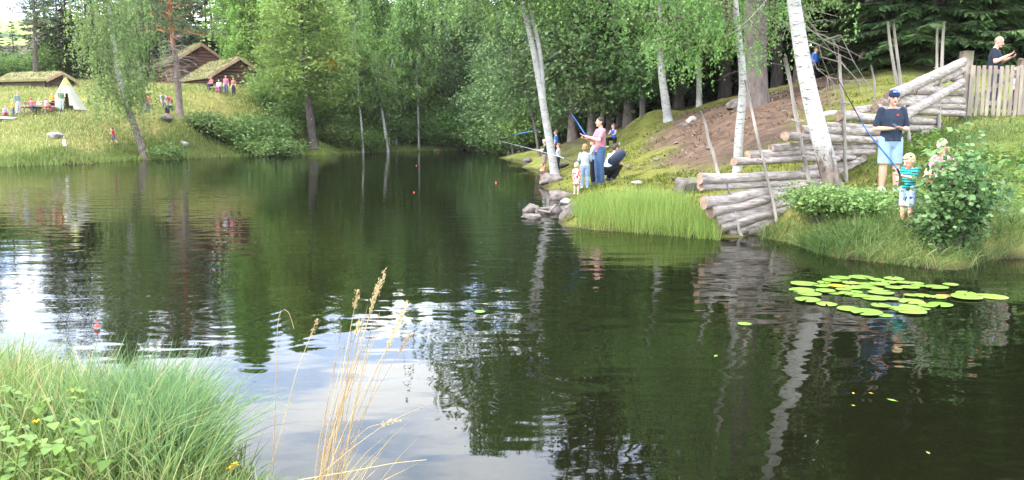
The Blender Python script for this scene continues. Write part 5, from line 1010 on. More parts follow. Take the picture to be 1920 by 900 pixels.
# ------------------------------------------------------------------ people
REMESH = []
def V3(*a): return np.array(a, float)
class Body(MB):
    def loft(s, pts, rr, side=None, seg=12, round0=True, round1=True):
        """elliptical tube; rr = list of (r across, r deep); ends rounded or flat"""
        P = np.asarray(pts, float); R = np.array([(r, r) if np.isscalar(r) else r for r in rr], float)
        T = unit(np.gradient(P, axis=0))
        def cap(p, t, r, sg):
            ks = np.array([0.5, 0.87]); k2 = np.sqrt(1 - ks ** 2); m = r.min(); return p + sg * t * m * ks[:, None], r * k2[:, None]
        if round0: a, b = cap(P[0], T[0], R[0], -1); P = np.concatenate([a[::-1], P]); R = np.concatenate([b[::-1], R]); T = np.concatenate([[T[0]] * 2, T])
        if round1: a, b = cap(P[-1], T[-1], R[-1], 1); P = np.concatenate([P, a]); R = np.concatenate([R, b]); T = np.concatenate([T, [T[-1]] * 2])
        ref = np.array(side if side is not None else ((1, 0, 0) if abs(T[:, 0]).mean() < 0.8 else (0, 1, 0)), float)
        A = ref - T * (T @ ref)[:, None]; A = unit(A); B = np.cross(T, A); th = np.linspace(0, 2 * np.pi, seg, endpoint=False); n = len(P)
        v = P[:, None] + A[:, None] * (R[:, :1] * np.cos(th))[:, :, None] + B[:, None] * (R[:, 1:] * np.sin(th))[:, :, None]
        i = np.arange(n - 1)[:, None] * seg; j = np.arange(seg)[None]; k = (j + 1) % seg; b = s.n
        s.add(v, np.stack([i + j, i + k, i + seg + k, i + seg + j], -1).reshape(-1, 4))
        s.F.append((np.arange(seg)[None, ::-1] + b, 0, True)); s.F.append((np.arange(seg)[None] + b + (n - 1) * seg, 0, True)); return s
    def ball(s, c, r, M3=None, seg=12):
        z = np.cos(np.linspace(0.15, math.pi - 0.15, 8)); q = np.sqrt(1 - z * z); th = np.linspace(0, 2 * np.pi, seg, endpoint=False)
        v = np.stack([q[:, None] * np.cos(th), q[:, None] * np.sin(th), np.repeat(z[:, None], seg, 1)], -1).reshape(-1, 3) * np.asarray(r)
        if M3 is not None: v = v @ np.asarray(M3).T
        i = np.arange(7)[:, None] * seg; j = np.arange(seg)[None]; k = (j + 1) % seg; b = s.n
        s.add(v + np.asarray(c), np.stack([i + j, i + seg + j, i + seg + k, i + k], -1).reshape(-1, 4))
        s.F.append((np.arange(seg)[None] + b, 0, True)); s.F.append((np.arange(seg)[None, ::-1] + b + 7 * seg, 0, True)); return s
    def finish(s, name, mat, parent, vox, it=4):
        o = s.build(name, mat, parent); REMESH.append((o, vox, it)); return o

STAND = dict(pel=(0, 0, .525), che=(0, 0.005, .72), nek=(0, .012, .825), hed=(0, -.004, .925), shR=(-.1, .008, .80), shL=(.1, .008, .80), elR=(-.128, .02, .635), elL=(.128, .02, .635), haR=(-.138, -.03, .49), haL=(.138, -.03, .49),
             hiR=(-.05, 0, .515), hiL=(.05, 0, .515), knR=(-.056, -.012, .28), knL=(.056, -.012, .28), anR=(-.06, .01, .045), anL=(.06, .01, .045))
def pose(base=STAND, **k): d = dict(base); d.update(k); return d
CROUCH = pose(pel=(0, .06, .2), che=(0, -.03, .36), nek=(0, -.08, .455), hed=(0, -.115, .545), shR=(-.10, -.06, .43), shL=(.10, -.06, .43), elR=(-.12, -.13, .30), elL=(.12, -.13, .30), haR=(-.06, -.24, .26), haL=(.06, -.24, .26),
              hiR=(-.05, .06, .19), hiL=(.05, .06, .19), knR=(-.08, -.15, .27), knL=(.08, -.15, .27), anR=(-.07, -.02, .045), anL=(.07, -.02, .045))
SIT = pose(pel=(0, 0, .27), che=(0, -.01, .45), nek=(0, -.01, .555), hed=(0, -.03, .655), shR=(-.108, -.005, .53), shL=(.108, -.005, .53), elR=(-.13, -.06, .37), elL=(.13, -.06, .37), haR=(-.07, -.2, .36), haL=(.07, -.2, .36),
           hiR=(-.05, 0, .26), hiL=(.05, 0, .26), knR=(-.06, -.24, .28), knL=(.06, -.24, .28), anR=(-.06, -.22, .045), anL=(.06, -.22, .045))
RUN = pose(pel=(0, .0, .52), che=(0, -.03, .715), nek=(0, -.05, .815), hed=(0, -.075, .91), shR=(-.108, -.05, .79), shL=(.108, -.02, .79), elR=(-.15, .08, .66), elL=(.15, -.1, .65), haR=(-.13, .0, .56), haL=(.1, -.22, .68),
           knR=(-.055, -.14, .33), knL=(.055, .05, .29), anR=(-.06, -.06, .12), anL=(.06, .22, .14))
BEND = pose(pel=(0, .06, .51), che=(0, -.10, .63), nek=(0, -.19, .655), hed=(0, -.275, .67), shR=(-.105, -.16, .63), shL=(.105, -.16, .63), elR=(-.12, -.19, .46), elL=(.12, -.19, .46), haR=(-.06, -.24, .34), haL=(.06, -.24, .34),
            hiR=(-.05, .05, .5), hiL=(.05, .05, .5), knR=(-.058, .0, .28), knL=(.058, .0, .28))
SKIN = {}
def skin(c):
    if c not in SKIN:
        m, t, o = newmat('skin'); b = principled(t, o, 0.55, 0.35); n = noise(t, 12, 3); r = ramp(t, [(0.3, tuple(x * .88 for x in c)), (0.7, c)]); t.links.new(n.outputs['Fac'], r.inputs[0]); t.links.new(r.outputs[0], b.inputs['Base Color'])
        b.inputs['Subsurface Weight'].default_value = 0.08; b.inputs['Subsurface Radius'].default_value = (0.01, 0.004, 0.002); SKIN[c] = m
    return SKIN[c]
CL = {}
def cloth(c, kind='plain', c2=None, sc=30):
    key = (c, kind, c2, sc)
    if key in CL: return CL[key]
    m, t, o = newmat('cloth'); b = principled(t, o, 0.85, 0.15); n = noise(t, 7, 4, 0.6)
    if kind == 'plain': r = ramp(t, [(0.3, tuple(x * .75 for x in c)), (0.7, c)]); t.links.new(n.outputs['Fac'], r.inputs[0]); col = r.outputs[0]
    elif kind == 'denim': n2 = noise(t, 60, 3); q = mix(t, 0.4, n.outputs['Fac'], n2.outputs['Fac']); r = ramp(t, [(0.3, tuple(x * .6 for x in c)), (0.7, c)]); t.links.new(q, r.inputs[0]); col = r.outputs[0]
    elif kind == 'stripe':
        tc = t.nodes.new('ShaderNodeTexCoord'); sx = t.nodes.new('ShaderNodeSeparateXYZ'); t.links.new(tc.outputs['Object'], sx.inputs[0]); a = t.nodes.new('ShaderNodeMath'); a.operation = 'MULTIPLY'; a.inputs[1].default_value = sc; t.links.new(sx.outputs[2], a.inputs[0])
        f = t.nodes.new('ShaderNodeMath'); f.operation = 'FRACT'; t.links.new(a.outputs[0], f.inputs[0]); r = ramp(t, [(0, c), (0.62, c2)], 'CONSTANT'); t.links.new(f.outputs[0], r.inputs[0]); col = r.outputs[0]
    elif kind == 'check':
        tc = t.nodes.new('ShaderNodeTexCoord'); k = t.nodes.new('ShaderNodeTexChecker'); k.inputs['Scale'].default_value = sc; t.links.new(tc.outputs['Object'], k.inputs['Vector']); k.inputs[1].default_value = (*c, 1); k.inputs[2].default_value = (*c2, 1); col = k.outputs[0]
    elif kind == 'flower':
        v = t.nodes.new('ShaderNodeTexVoronoi'); v.inputs['Scale'].default_value = sc; tc = t.nodes.new('ShaderNodeTexCoord'); t.links.new(tc.outputs['Object'], v.inputs['Vector']); sx = t.nodes.new('ShaderNodeSeparateColor'); t.links.new(v.outputs['Color'], sx.inputs[0])
        r = ramp(t, [(0, c), (0.35, c2), (0.6, (0.72, 0.66, 0.66)), (0.85, tuple(x * .5 for x in c))], 'CONSTANT'); t.links.new(sx.outputs[0], r.inputs[0]); col = r.outputs[0]
    t.links.new(col, b.inputs['Base Color']); bump(t, b, n.outputs['Fac'], 0.35, 0.02); CL[key] = m; return m
M['dark'] = plain_mat('dark_plastic', (0.02, 0.02, 0.022), rough=0.4, bmp=0); M['eye'] = plain_mat('eye_dark', (0.03, 0.022, 0.02), rough=0.3, bmp=0); M['lip'] = plain_mat('lip', (0.42, 0.17, 0.14), rough=0.5, bmp=0)
HAIRM = {}
def hairm(c):
    if c not in HAIRM: HAIRM[c] = plain_mat('hair', c, tuple(x * .55 for x in c), 18, 0.6, 0.5, (1, 1, 0.3), 0.02)
    return HAIRM[c]

def person(px, d, H, face, label, P=STAND, child=0.0, shirt=None, sleeve=0.5, trousers=None, leg=1.0, shoes=(0.1, 0.1, 0.12), hair=(0.1, 0.06, 0.04), hairlen=0, bald=False, cap=None, look=(0, 0), fat=1.0, sk=(0.62, 0.36, 0.26), near=False, dress=False, py=300, group=None, z=None, hem=0.0):
    """face: heading in degrees, 0 looks at the camera, +90 looks to picture right; sizes below are for a height of 1"""
    p = place(px, d, py) if z is None else Vector((at(px, py, d).x, d, z))
    r = empty('person', p, R_(face)); tag(r, label, 'person', group)
    hs = 1 + 0.42 * child; J = {k: np.array(v, float) for k, v in P.items()}
    vox = (0.0105 if near else 0.02) if d < 30 else 0.03
    sk_ = skin(sk); f = fat; side = unit(J['shL'] - J['shR'])
    hd = J['hed'] + (0, 0, -0.02 * child); yaw, pit = R_(look[0]), R_(look[1])
    M3 = np.array(Matrix.Rotation(yaw, 3, 'Z') @ Matrix.Rotation(pit, 3, 'X')); hp = lambda x, y, zz: hd + M3 @ (np.array([x, y, zz]) * hs)
    S = lambda a: np.asarray(a) * H
    b = Body()
    tor = [J['pel'] + (0, 0, -.02), (J['pel'] * .6 + J['che'] * .4), J['che'], J['che'] * .35 + J['nek'] * .65, J['nek']]
    tr = [(.082 * f, .062 * f), (.074 * f, .056 * f), (.088 * f, .062 * f), (.085, .052), (.034, .034)]
    b.loft(S(tor), S(tr), side)
    b.loft(S([J['nek'] - (0, 0, .02), (J['nek'] + hd) / 2, hd]), S([.034, .03, .03]))
    b.ball(S(hp(0, .006, .012)), S(np.array([.044, .056, .058]) * hs), M3); b.ball(S(hp(0, -.012, -.022)), S(np.array([.036, .038, .046]) * hs), M3)
    b.loft(S([hp(0, -.046, .012), hp(0, -.062, -.012), hp(0, -.048, -.018)]), S(np.array([.007, .011, .008]) * hs))
    for s_ in (-1, 1): b.ball(S(hp(s_ * .045, .006, -.004)), S(np.array([.007, .013, .02]) * hs), M3)
    b.ball(S(hp(0, -.045, -.05)), S(np.array([.016, .014, .012]) * hs), M3)
    for q in 'RL':
        sh, el, ha, hi, kn, an = (J[a + q] for a in ('sh', 'el', 'ha', 'hi', 'kn', 'an'))
        b.loft(S([sh, sh * .5 + el * .5, el]), S(np.array([.033, .029, .024]) * (0.85 + .15 * f))); b.loft(S([el, el * .6 + ha * .4, ha]), S([.026, .025, .0165]))
        fd_ = unit(ha - el); nx = unit(np.cross(fd_, side if abs(fd_ @ side) < .9 else np.array([0, 0, 1.0]))); pl = unit(np.cross(nx, fd_)); hk = 1 + .15 * child
        palm = ha + fd_ * .028 * hk; b.loft(S([ha, palm, ha + fd_ * .05 * hk]), S([(.016, .012), (.024, .011), (.022, .010)]), pl, 10)
        for i, ln in enumerate((.036, .043, .04, .03)):
            k0 = ha + fd_ * .05 * hk + pl * (i - 1.5) * .0115 * hk; k1 = k0 + fd_ * ln * .55 + nx * ln * .15; k2 = k1 + fd_ * ln * .25 + nx * ln * .4; b.loft(S([k0 - fd_ * .01, k1, k2]), S([.0062, .0058, .005]), None, 7)
        sg = 1 if (pl @ (J['pel'] - ha)) > 0 else -1
        t0 = ha + fd_ * .018 + pl * sg * .014; b.loft(S([t0, t0 + fd_ * .018 + pl * sg * .017, t0 + fd_ * .036 + pl * sg * .018 + nx * .008]), S([.0085, .0075, .006]), None, 7)
        b.loft(S([hi, hi * .5 + kn * .5, kn]), S(np.array([.06, .05, .038]) * (0.8 + .2 * f))); b.loft(S([kn, kn * .65 + an * .35, an]), S([.037, .038, .023]))
        low = an[2] < .06; fv = np.array([0, -1, 0.0]) if low else unit(np.cross(unit(kn - an), np.array([1.0, 0, 0])) * -1 + 1e-9)
        if not low and fv[1] > 0: fv = -fv
        up = np.array([0, 0, 1.0]) if low else unit(an - kn) * -1
        b.loft(S([an - up * .02 + fv * -.02, an - up * .024 + fv * .03, an - up * .028 + fv * .085]), S([(.024, .02), (.026, .02), (.022, .014)]), None, 10)
        if shoes is not None:
            sb = Body(); sb.loft(S([an - up * .014 - fv * .032, an - up * .012 + fv * .01, an - up * .024 + fv * .06, an - up * .027 + fv * .105]), S([(.028, .028), (.031, .032), (.03, .023), (.024, .016)]), None, 12); sb.finish('shoe', cloth(shoes), r, vox * .9, 2)
    body = b.finish('body', sk_, r, vox, 5)
    if near: 
        for s_ in (-1, 1): e = Body(); e.ball(S(hp(s_ * .018, -.0475, .012)), S(np.array([.0062, .0045, .0042]) * hs), M3, 10); e.build('eye', M['eye'], r)
        e = Body(); e.loft(S([hp(-.014, -.045, -.032), hp(0, -.0505, -.031), hp(.014, -.045, -.032)]), S(np.array([.003, .0048, .003]) * hs)); e.build('mouth', M['lip'], r)
    if hair is not None:
        h = Body()
        if bald: h.ball(S(hp(0, .010, .016)), S(np.array([.0452, .057, .056]) * hs), M3)
        else:
            h.ball(S(hp(0, .016, .026)), S(np.array([.050, .058, .054]) * hs), M3); h.ball(S(hp(0, .026, .0)), S(np.array([.047, .047, .05]) * hs), M3)
            if child: h.ball(S(hp(0, -.022, .05)), S(np.array([.036, .026, .018]) * hs), M3)
            if hairlen: h.loft(S([hp(0, .03, 0), hp(0, .045, -.04), hp(0, .04, -.05 - hairlen)]), S([(.05 * hs, .035 * hs), (.055 * hs, .03 * hs), (.04 * hs, .018 * hs)]), M3 @ np.array([1.0, 0, 0]))
        h.finish('hair', hairm(hair), r, vox * .8, 2)
    if cap:
        h = Body(); h.ball(S(hp(0, .008, .034)), S(np.array([.053, .064, .046]) * hs), M3); bk = -1 if cap[1] == 'back' else 1
        h.loft(S([hp(-.03, -.05 * bk + .006, .03), hp(0, -.085 * bk, .026), hp(.03, -.05 * bk + .006, .03)]), S([(.012, .005), (.03, .005), (.012, .005)]), None, 10); h.finish('cap', cloth(cap[0]), r, vox * .8, 2)
    if trousers is not None:
        t = Body(); t.loft(S([J['pel'] + (0, 0, .045), J['pel'], J['pel'] - (0, 0, .035)]), S([(.087 * f, .068 * f), (.093 * f, .075 * f), (.088 * f, .07 * f)]), unit(J['hiL'] - J['hiR']), 14, False, True)
        for q in 'RL':
            hi, kn, an = J['hi' + q], J['kn' + q], J['an' + q]
            if leg >= 1: t.loft(S([hi, hi * .5 + kn * .5, kn]), S([.066, .058, .049])); t.loft(S([kn, kn * .5 + an * .5, an + (0, 0, .005)]), S([.049, .047, .040]), None, 12, True, False)
            else: e = hi + (kn - hi) * min(1, leg * 2); t.loft(S([hi, hi * .5 + e * .5, e]), S([.066, .062, .058]), None, 12, True, False)
        t.finish('trousers' if leg >= 1 else 'shorts', trousers, r, vox, 3)
    if shirt is not None:
        t = Body(); down = unit(J['pel'] - J['che']); hemp = J['pel'] + down * (-.01 + hem)
        path = [hemp, J['pel'] * .6 + J['che'] * .4, J['che'], J['che'] * .35 + J['nek'] * .65, J['nek'] - (0, 0, .008)]; rr = [(.095 * f, .077 * f), (.088 * f, .071 * f), (.099 * f, .074 * f), (.10, .064), (.047, .045)]
        if dress: path = [J['knL'] * .5 + J['knR'] * .5 + (0, 0, .06)] + path; rr = [(.125, .11)] + rr
        t.loft(S(path), S(rr), side, 16, False, False)
        for q in 'RL':
            sh, el, ha = J['sh' + q], J['el' + q], J['ha' + q]
            if sleeve > 0.05: e = sh + (el - sh) * min(1, sleeve * 1.25 if sleeve < 1 else 1); t.loft(S([sh, sh * .5 + e * .5, e]), S([.0375, .037, .035]), None, 12, True, False if sleeve < 1 else True)
            if sleeve >= 1: t.loft(S([el, el * .5 + ha * .5, ha * .93 + el * .07]), S([.035, .032, .026]), None, 12, True, False)
        t.finish('dress' if dress else 'shirt', shirt, r, vox, 3)
    return r, J, lambda v: r.matrix_basis @ Vector(S(v))

def hand_world(res, H, which): r, J, _ = res; return Matrix.Translation(r.location) @ Matrix.Rotation(r.rotation_euler.z, 4, 'Z') @ Vector(J[which] * H)
NAVY = (0.022, 0.03, 0.055); DENIM = (0.10, 0.17, 0.30); LTDENIM = (0.30, 0.42, 0.56)
# near right bank
a_ = person(1664, 14.2, 1.80, -6, 'man in navy shirt and denim shorts looking down at the phone in his hands', pose(elR=(-.145, .015, .625), haR=(-.05, -.135, .625), elL=(.145, .015, .625), haL=(.055, -.135, .622), knR=(-.062, -.02, .28), hed=(0, -.02, .92), anL=(.075, .0, .045)), shirt=cloth((0.030, 0.042, 0.068)), sleeve=.72, trousers=cloth(LTDENIM, 'denim'), leg=.52, shoes=(.55, .55, .52), hair=(.08, .05, .035), cap=((.03, .045, .10), 'back'), look=(-4, 15), fat=1.12, near=True, py=362, hem=.035)
def phone(pos, rz, lab, tilt=0.6):
    b = MB(); b.box((0, 0, 0), (.075, .15, .009)); o = b.build('phone', M['dark']); o.location = pos; o.rotation_euler = (tilt, 0, rz); tag(o, lab, 'phone')
hw = hand_world(a_, 1.8, 'haR'); phone((hw.x + .03, hw.y - .1, hw.z + .04), 0.3, 'black phone held by the man in the navy shirt')
# sunglasses pushed up on his cap
r0, J0, _ = a_; b = MB(); b.box((-.035, 0, 0), (.055, .008, .034)); b.box((.035, 0, 0), (.055, .008, .034)); b.box((0, 0, .008), (.02, .006, .008)); sg = b.build('sunglasses', cloth((.25, .33, .75))); hh = hand_world(a_, 1.8, 'hed'); sg.location = hh + Vector((-.008, -.112, .105)); sg.rotation_euler = (-.3, 0, -.15); tag(sg, 'blue tinted sunglasses pushed up on the cap of the man in navy', 'sunglasses')
b = MB(); b.box((.045, -.137, 1.36), (.035, .012, .03)); bb = b.build('chest_badge', M['red'], r0)
bo = person(1699, 11.6, 1.075, -62, 'blond boy in teal striped shirt and pale blue shorts holding a fishing rod', pose(elR=(-.13, -.05, .66), haR=(-.04, -.19, .63), elL=(.125, -.06, .66), haL=(.02, -.20, .70), hed=(0, -.03, .90), shR=(-.095, 0, .775), shL=(.095, 0, .775), nek=(0, .005, .80)), child=1, shirt=cloth((.03, .38, .36), 'stripe', (.018, .045, .075), 26), sleeve=.7, trousers=cloth((.42, .50, .72)), leg=.55, shoes=(.16, .22, .32), hair=(.62, .46, .24), look=(-6, 22), near=True, py=422, hem=.02)
def rod(pts, lab, r0=.016, blue=True, cols=None):
    """fishing rod through world points: handle, coloured section, thin tip"""
    P = [Vector(p) for p in pts]; r = empty('fishing_rod', P[0]); tag(r, lab, 'fishing rod'); b0 = P[0]
    Q = smooth_path([tuple(p - b0) for p in P], 24); n = 24; R = np.linspace(r0, r0 * .18, n)
    for nm, i0, i1, mt, k in [('handle', 0, 4, M['dark'], 1.15), ('blank', 3, 13, M['rod_blue'] if blue else M['rod_grey'], 1), ('tip', 12, 24, M['dark'] if blue else M['rod_grey'], 1)]:
        b = MB(); b.tube(Q[i0:i1], R[i0:i1] * k, 7); b.build(nm, mt, r)
    return r
M['rod_blue'] = plain_mat('rod_blue', (.05, .20, .55), rough=.3, bmp=0); M['rod_grey'] = plain_mat('rod_grey', (.35, .40, .46), rough=.4, bmp=0)
hb = hand_world(bo, 1.075, 'haL'); rod([at(1686, 350, 11.35), hb + Vector((0, -.03, .02)), at(1625, 246, 11.2), at(1561, 130, 11.0), at(1538, 78, 10.9)], 'blue and black fishing rod held by the blond boy', .014)
wo = person(1774, 13.2, 1.64, -62, 'blonde woman in pink floral top crouching on the bank behind the dark bush', CROUCH, shirt=cloth((.55, .14, .22), 'flower', (.62, .36, .42), 22), sleeve=.6, trousers=cloth((.40, .34, .30)), leg=.5, hair=(.55, .40, .22), hairlen=.04, look=(0, 14), near=True, py=340, fat=1.12)
g1 = person(1858, 19.9, 1.80, 52, 'bald man in navy t-shirt behind the picket gate looking at his phone', pose(elR=(-.14, -.02, .645), haR=(-.05, -.16, .73), elL=(.14, -.02, .64), haL=(.04, -.17, .70), hed=(0, -.03, .915)), shirt=cloth((.022, .028, .045)), sleeve=.6, trousers=cloth((.05, .06, .08), 'denim'), hair=(.42, .25, .18), bald=True, look=(0, 24), near=True, py=218, fat=1.15, sk=(.66, .36, .27))
hw = hand_world(g1, 1.8, 'haR'); phone((hw.x + .08, hw.y - .09, hw.z + .06), 0.9, 'black phone held up by the bald man behind the gate', 1.0)
person(1906, 19.6, 1.28, 0, 'child in lavender top standing behind the right end of the picket gate', pose(), child=.6, shirt=cloth((.55, .56, .80)), sleeve=1, trousers=cloth((.05, .05, .06)), hair=(.12, .08, .05), py=218)
# family at the rocky point
mp_ = person(1124, 21.5, 1.80, -72, 'man in pink checked shirt and blue jeans lifting a fishing rod', pose(elR=(-.13, -.06, .655), haR=(-.05, -.22, .68), elL=(.135, -.08, .66), haL=(.03, -.25, .72), hed=(0, -.012, .925)), shirt=cloth((.44, .20, .24), 'check', (.36, .155, .21), 40), sleeve=.62, trousers=cloth((.06, .115, .22), 'denim'), shoes=(.06, .07, .12), hair=(.06, .035, .03), look=(0, 6), near=True, py=348, hem=.05)
hb = hand_world(mp_, 1.8, 'haL'); rod([at(1108, 262, 21.6), hb + Vector((0, -.02, .03)), at(1083, 230, 21.4), at(1064, 203, 21.3), at(1035, 152, 21.2)], 'blue fishing rod raised by the man in the pink shirt', .02)
person(1096, 21.2, 1.17, 178, 'boy in light grey jumper and pale jeans seen from behind beside the toddler', pose(elR=(-.13, -.05, .64), haR=(-.1, -.14, .58), elL=(.13, -.05, .64), haL=(.1, -.14, .58), shR=(-.10, 0, .78), shL=(.10, 0, .78)), child=.8, shirt=cloth((.42, .46, .53)), sleeve=1, trousers=cloth((.27, .38, .52), 'denim'), shoes=(.5, .5, .4), hair=(.36, .22, .10), py=346, near=True, hem=.02)
person(1081, 20.9, .84, 150, 'toddler in red and white patterned dress at the water edge', pose(shR=(-.09, 0, .77), shL=(.09, 0, .77)), child=1.2, shirt=cloth((.62, .10, .05), 'flower', (.62, .5, .42), 26), sleeve=.5, dress=True, shoes=(.6, .5, .45), hair=(.62, .52, .34), py=344, near=True)
person(1112, 22.2, 1.36, -100, 'child in pale blue shirt and black trousers half hidden behind the man in pink', pose(elR=(-.13, -.05, .64), haR=(-.08, -.16, .6), elL=(.13, -.05, .64), haL=(.06, -.16, .6)), child=.5, shirt=cloth((.42, .55, .72)), sleeve=.5, trousers=cloth((.012, .012, .014)), hair=(.35, .24, .15), py=344)
cw = person(1143, 22.6, 1.7, 118, 'person crouching in white shirt and black trousers with a backpack on', CROUCH, shirt=cloth((.74, .74, .76)), sleeve=.6, trousers=cloth((.012, .012, .014)), hair=(.06, .04, .03), py=330, look=(0, 30))
b = Body(); b.loft([(0, 0, -.2), (0, 0, 0), (0, 0, .2)], [(.15, .10), (.17, .12), (.13, .09)], (1, 0, 0)); bp_ = b.finish('backpack', cloth((.05, .065, .11)), None, .012, 3)
q = hand_world(cw, 1.7, 'che'); bp_.location = q + Vector((.14, -.14, .06)); bp_.rotation_euler = (.5, .75, .5); tag(bp_, 'dark navy backpack on the back of the crouching person', 'backpack')
rod([at(1078, 304, 20.8), at(1050, 294, 21.5), at(1000, 280, 23), at(940, 265, 24.5)], 'thin grey fishing rod stretching out over the water from the toddler', .012, False)
# group behind the forked birch
c1 = person(1021, 37, 1.55, -80, 'person in white cap and dark green shirt fishing, left of the forked birch trunk', pose(elR=(-.12, -.08, .66), haR=(-.05, -.24, .66), elL=(.12, -.08, .66), haL=(.03, -.25, .69)), shirt=cloth((.05, .075, .06)), sleeve=.5, trousers=cloth((.30, .22, .16)), leg=.55, cap=((.6, .68, .74), 'front'), hair=(.12, .08, .05), py=276)
rod([at(1012, 244, 36.8), at(990, 247, 37), at(965, 253, 37.5), at(925, 262, 38)], 'blue fishing rod pointing left from the person in the white cap', .022)
person(1042, 39, 1.45, -110, 'child in bright blue shirt behind the forked birch', pose(), child=.4, shirt=cloth((.06, .22, .58)), sleeve=.5, trousers=cloth((.04, .04, .05)), hair=(.2, .12, .06), py=276)
person(1047, 35.5, 1.25, -85, 'child in white t-shirt and black trousers, right of the forked birch trunk', pose(elR=(-.12, -.07, .65), haR=(-.05, -.2, .62), elL=(.12, -.07, .65), haL=(.05, -.2, .62)), child=.5, shirt=cloth((.72, .72, .74)), sleeve=.5, trousers=cloth((.012, .012, .014)), hair=(.3, .18, .09), py=280)
person(1021, 35.5, 1.0, -60, 'small child in orange crouching at the water, left of the forked birch', CROUCH, child=.8, shirt=cloth((.62, .22, .10)), sleeve=.4, trousers=cloth((.45, .22, .12)), leg=.5, hair=(.3, .2, .1), py=286)
bv = person(1150, 34, 1.32, -50, 'boy in royal blue vest over white sleeves kneeling on the mossy bank', pose(pel=(0, .03, .30), che=(0, -.0, .48), nek=(0, -.01, .575), hed=(0, -.02, .68), shR=(-.105, -.0, .55), shL=(.105, -.0, .55), elR=(-.14, -.07, .42), elL=(.14, -.07, .42), haR=(-.06, -.2, .43), haL=(.1, -.2, .4), hiR=(-.05, .03, .29), hiL=(.05, .03, .29), knR=(-.08, -.2, .27), anR=(-.08, -.16, .045), knL=(.06, -.02, .05), anL=(.06, .2, .06)), child=.5, shirt=cloth((.03, .12, .55)), sleeve=.1, trousers=cloth((.012, .012, .014)), shoes=(.7, .7, .68), hair=(.22, .12, .06), py=262)
person(1527, 33, 1.35, 30, 'small figure in bright blue jacket standing in the dark forest', pose(), child=.4, shirt=cloth((.04, .16, .6)), sleeve=1, trousers=cloth((.02, .02, .03)), hair=(.05, .04, .03), py=150)
# meadow on the far bank
person(122, 47, .84, 180, 'small child in white top standing low in the meadow by the water', pose(), child=1, shirt=cloth((.74, .72, .8)), sleeve=.5, dress=True, hair=(.5, .35, .18), py=283)
person(214, 53, 1.22, -75, 'child in red shirt and grey shorts running along the meadow', RUN, child=.6, shirt=cloth((.55, .03, .06)), sleeve=.4, trousers=cloth((.10, .11, .16)), leg=.5, hair=(.15, .09, .05), py=272)
person(315, 58, 1.5, 65, 'person in dark green jacket bending down in the meadow beside the pine', BEND, shirt=cloth((.07, .11, .09)), sleeve=1, trousers=cloth((.05, .04, .05)), leg=.5, hair=(.5, .22, .08), py=226)
person(251, 56, 1.1, 60, 'child in white and pale blue behind the leaning weeping birch trunk', CROUCH, child=.6, shirt=cloth((.62, .70, .85)), sleeve=1, trousers=cloth((.2, .3, .55)), hair=(.2, .12, .06), py=240)
person(35, 56, 1.62, 70, 'adult in grey green jacket and white trousers standing at the picnic table', pose(hed=(0, -.03, .92)), shirt=cloth((.20, .28, .24)), sleeve=1, trousers=cloth((.62, .60, .66)), hair=(.35, .2, .14), py=215)
person(25, 55.2, 1.15, 100, 'child in yellow shirt and blue trousers beside the adult in grey green', pose(), child=.6, shirt=cloth((.75, .48, .05)), sleeve=.5, trousers=cloth((.10, .15, .28)), hair=(.5, .35, .18), py=216)
person(9, 55, 1.3, 60, 'child in pale blue and pink crouching at the left end of the picnic group', CROUCH, child=.5, shirt=cloth((.50, .45, .62)), sleeve=.5, trousers=cloth((.5, .16, .22)), hair=(.25, .15, .1), py=214)
tb_ = bpy.data.objects['picnic_table'].location
person(60, 55.4, 1.3, 178, 'child in pink shirt sitting on the near bench of the picnic table', SIT, child=.4, shirt=cloth((.66, .13, .20)), sleeve=.5, trousers=cloth((.08, .10, .2)), hair=(.45, .12, .10), py=212, z=tb_.z + .08)
person(76, 57.1, 1.4, 0, 'person in white shirt sitting on the far bench of the picnic table', SIT, shirt=cloth((.72, .72, .74)), sleeve=.5, trousers=cloth((.05, .07, .12)), hair=(.45, .34, .22), py=212, z=tb_.z + .06)
person(87, 55.3, 1.35, 150, 'person in pale pink top and red trousers sitting at the right end of the table', SIT, shirt=cloth((.62, .42, .40)), sleeve=.5, trousers=cloth((.55, .12, .14)), hair=(.5, .28, .18), py=212, z=tb_.z + .06)
person(100, 57, 1.25, 40, 'child in orange shirt and navy shorts between the table and the tent', pose(knR=(-.056, -.08, .29), anR=(-.06, -.03, .06)), child=.5, shirt=cloth((.78, .32, .05)), sleeve=.5, trousers=cloth((.03, .05, .16)), leg=.55, hair=(.5, .32, .16), py=212)
person(116, 57.0, 1.58, 50, 'adult in green shirt standing right in front of the tent', pose(), shirt=cloth((.16, .30, .18)), sleeve=.5, trousers=cloth((.66, .66, .64)), hair=(.3, .16, .1), py=208)
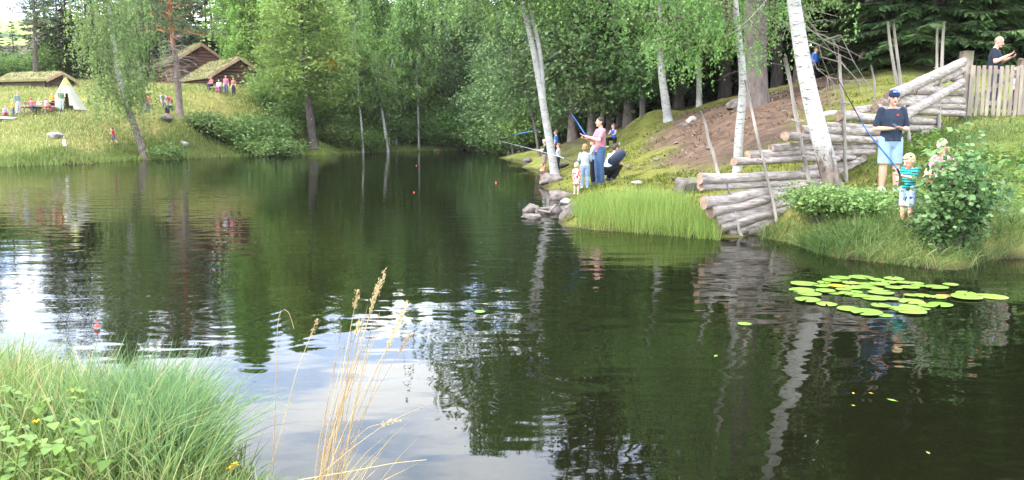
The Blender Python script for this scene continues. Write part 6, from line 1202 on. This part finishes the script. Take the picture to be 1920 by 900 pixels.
# people by the cabins
for px, d, H, c, tc_c, lab, P_ in [(275, 62, 1.5, (.70, .16, .10), (.1, .1, .2), 'person in red seen through the birch leaves left of the pine', STAND), (317, 63, 1.6, (.72, .16, .18), (.1, .14, .12), 'person in coral pink shirt left of the pine trunk near the cabin wall', BEND), (306, 63.5, 1.5, (.35, .5, .62), (.2, .2, .25), 'person in pale blue leaning beside the one in coral pink', BEND),
                                  (397, 69, 1.5, (.62, .12, .16), (.05, .05, .08), 'person in dark pink sitting against the cabin wall at the left of the group', SIT), (411, 68.5, 1.5, (.72, .70, .72), (.55, .16, .35), 'person in white sitting in front of the cabin wall', SIT), (424, 68.5, 1.6, (.72, .18, .28), (.12, .12, .2), 'person in bright pink standing by the cabin wall', STAND), (438, 69, 1.5, (.5, .2, .18), (.06, .05, .06), 'person in dull red at the right end of the cabin group', STAND)]:
    person(px, d, H, random.uniform(-40, 40), lab, P_, shirt=cloth(c), sleeve=.6, trousers=cloth(tc_c), hair=(.25, .15, .1), py=164)

# turn every figure's overlapping pieces into one continuous skin
for o, vx, it in REMESH:
    m_ = o.modifiers.new('remesh', 'REMESH'); m_.mode = 'VOXEL'; m_.voxel_size = vx; m_.use_smooth_shade = True
    s_ = o.modifiers.new('smooth', 'SMOOTH'); s_.factor = .5; s_.iterations = it
bpy.context.view_layer.update(); dg = bpy.context.evaluated_depsgraph_get()
new = [(o, bpy.data.meshes.new_from_object(o.evaluated_get(dg))) for o, _, _ in REMESH]
for o, me in new: o.modifiers.clear(); nm = o.name; o.data = me
for o, _, _ in REMESH:
    o.data.polygons.foreach_set('use_smooth', np.ones(len(o.data.polygons), bool))
# ------------------------------------------------------------------ thin haze volume, added to lift the darks like a lens veil
def haze():
    m, t, o = newmat('added_haze'); v = t.nodes.new('ShaderNodeVolumePrincipled'); v.inputs['Color'].default_value = (1, 0.98, 0.93, 1); v.inputs['Density'].default_value = HAZE_DENSITY; v.inputs['Anisotropy'].default_value = 0.3
    t.links.new(v.outputs[0], o.inputs['Volume'])
    b = MB(); b.box((0, 175, 26.5), (760, 570, 59)); ob = b.build('haze', m); tag(ob, 'thin pale haze added over the pond to lift the darks', 'haze', kind='stuff')
HAZE_DENSITY = 0.00014
haze()
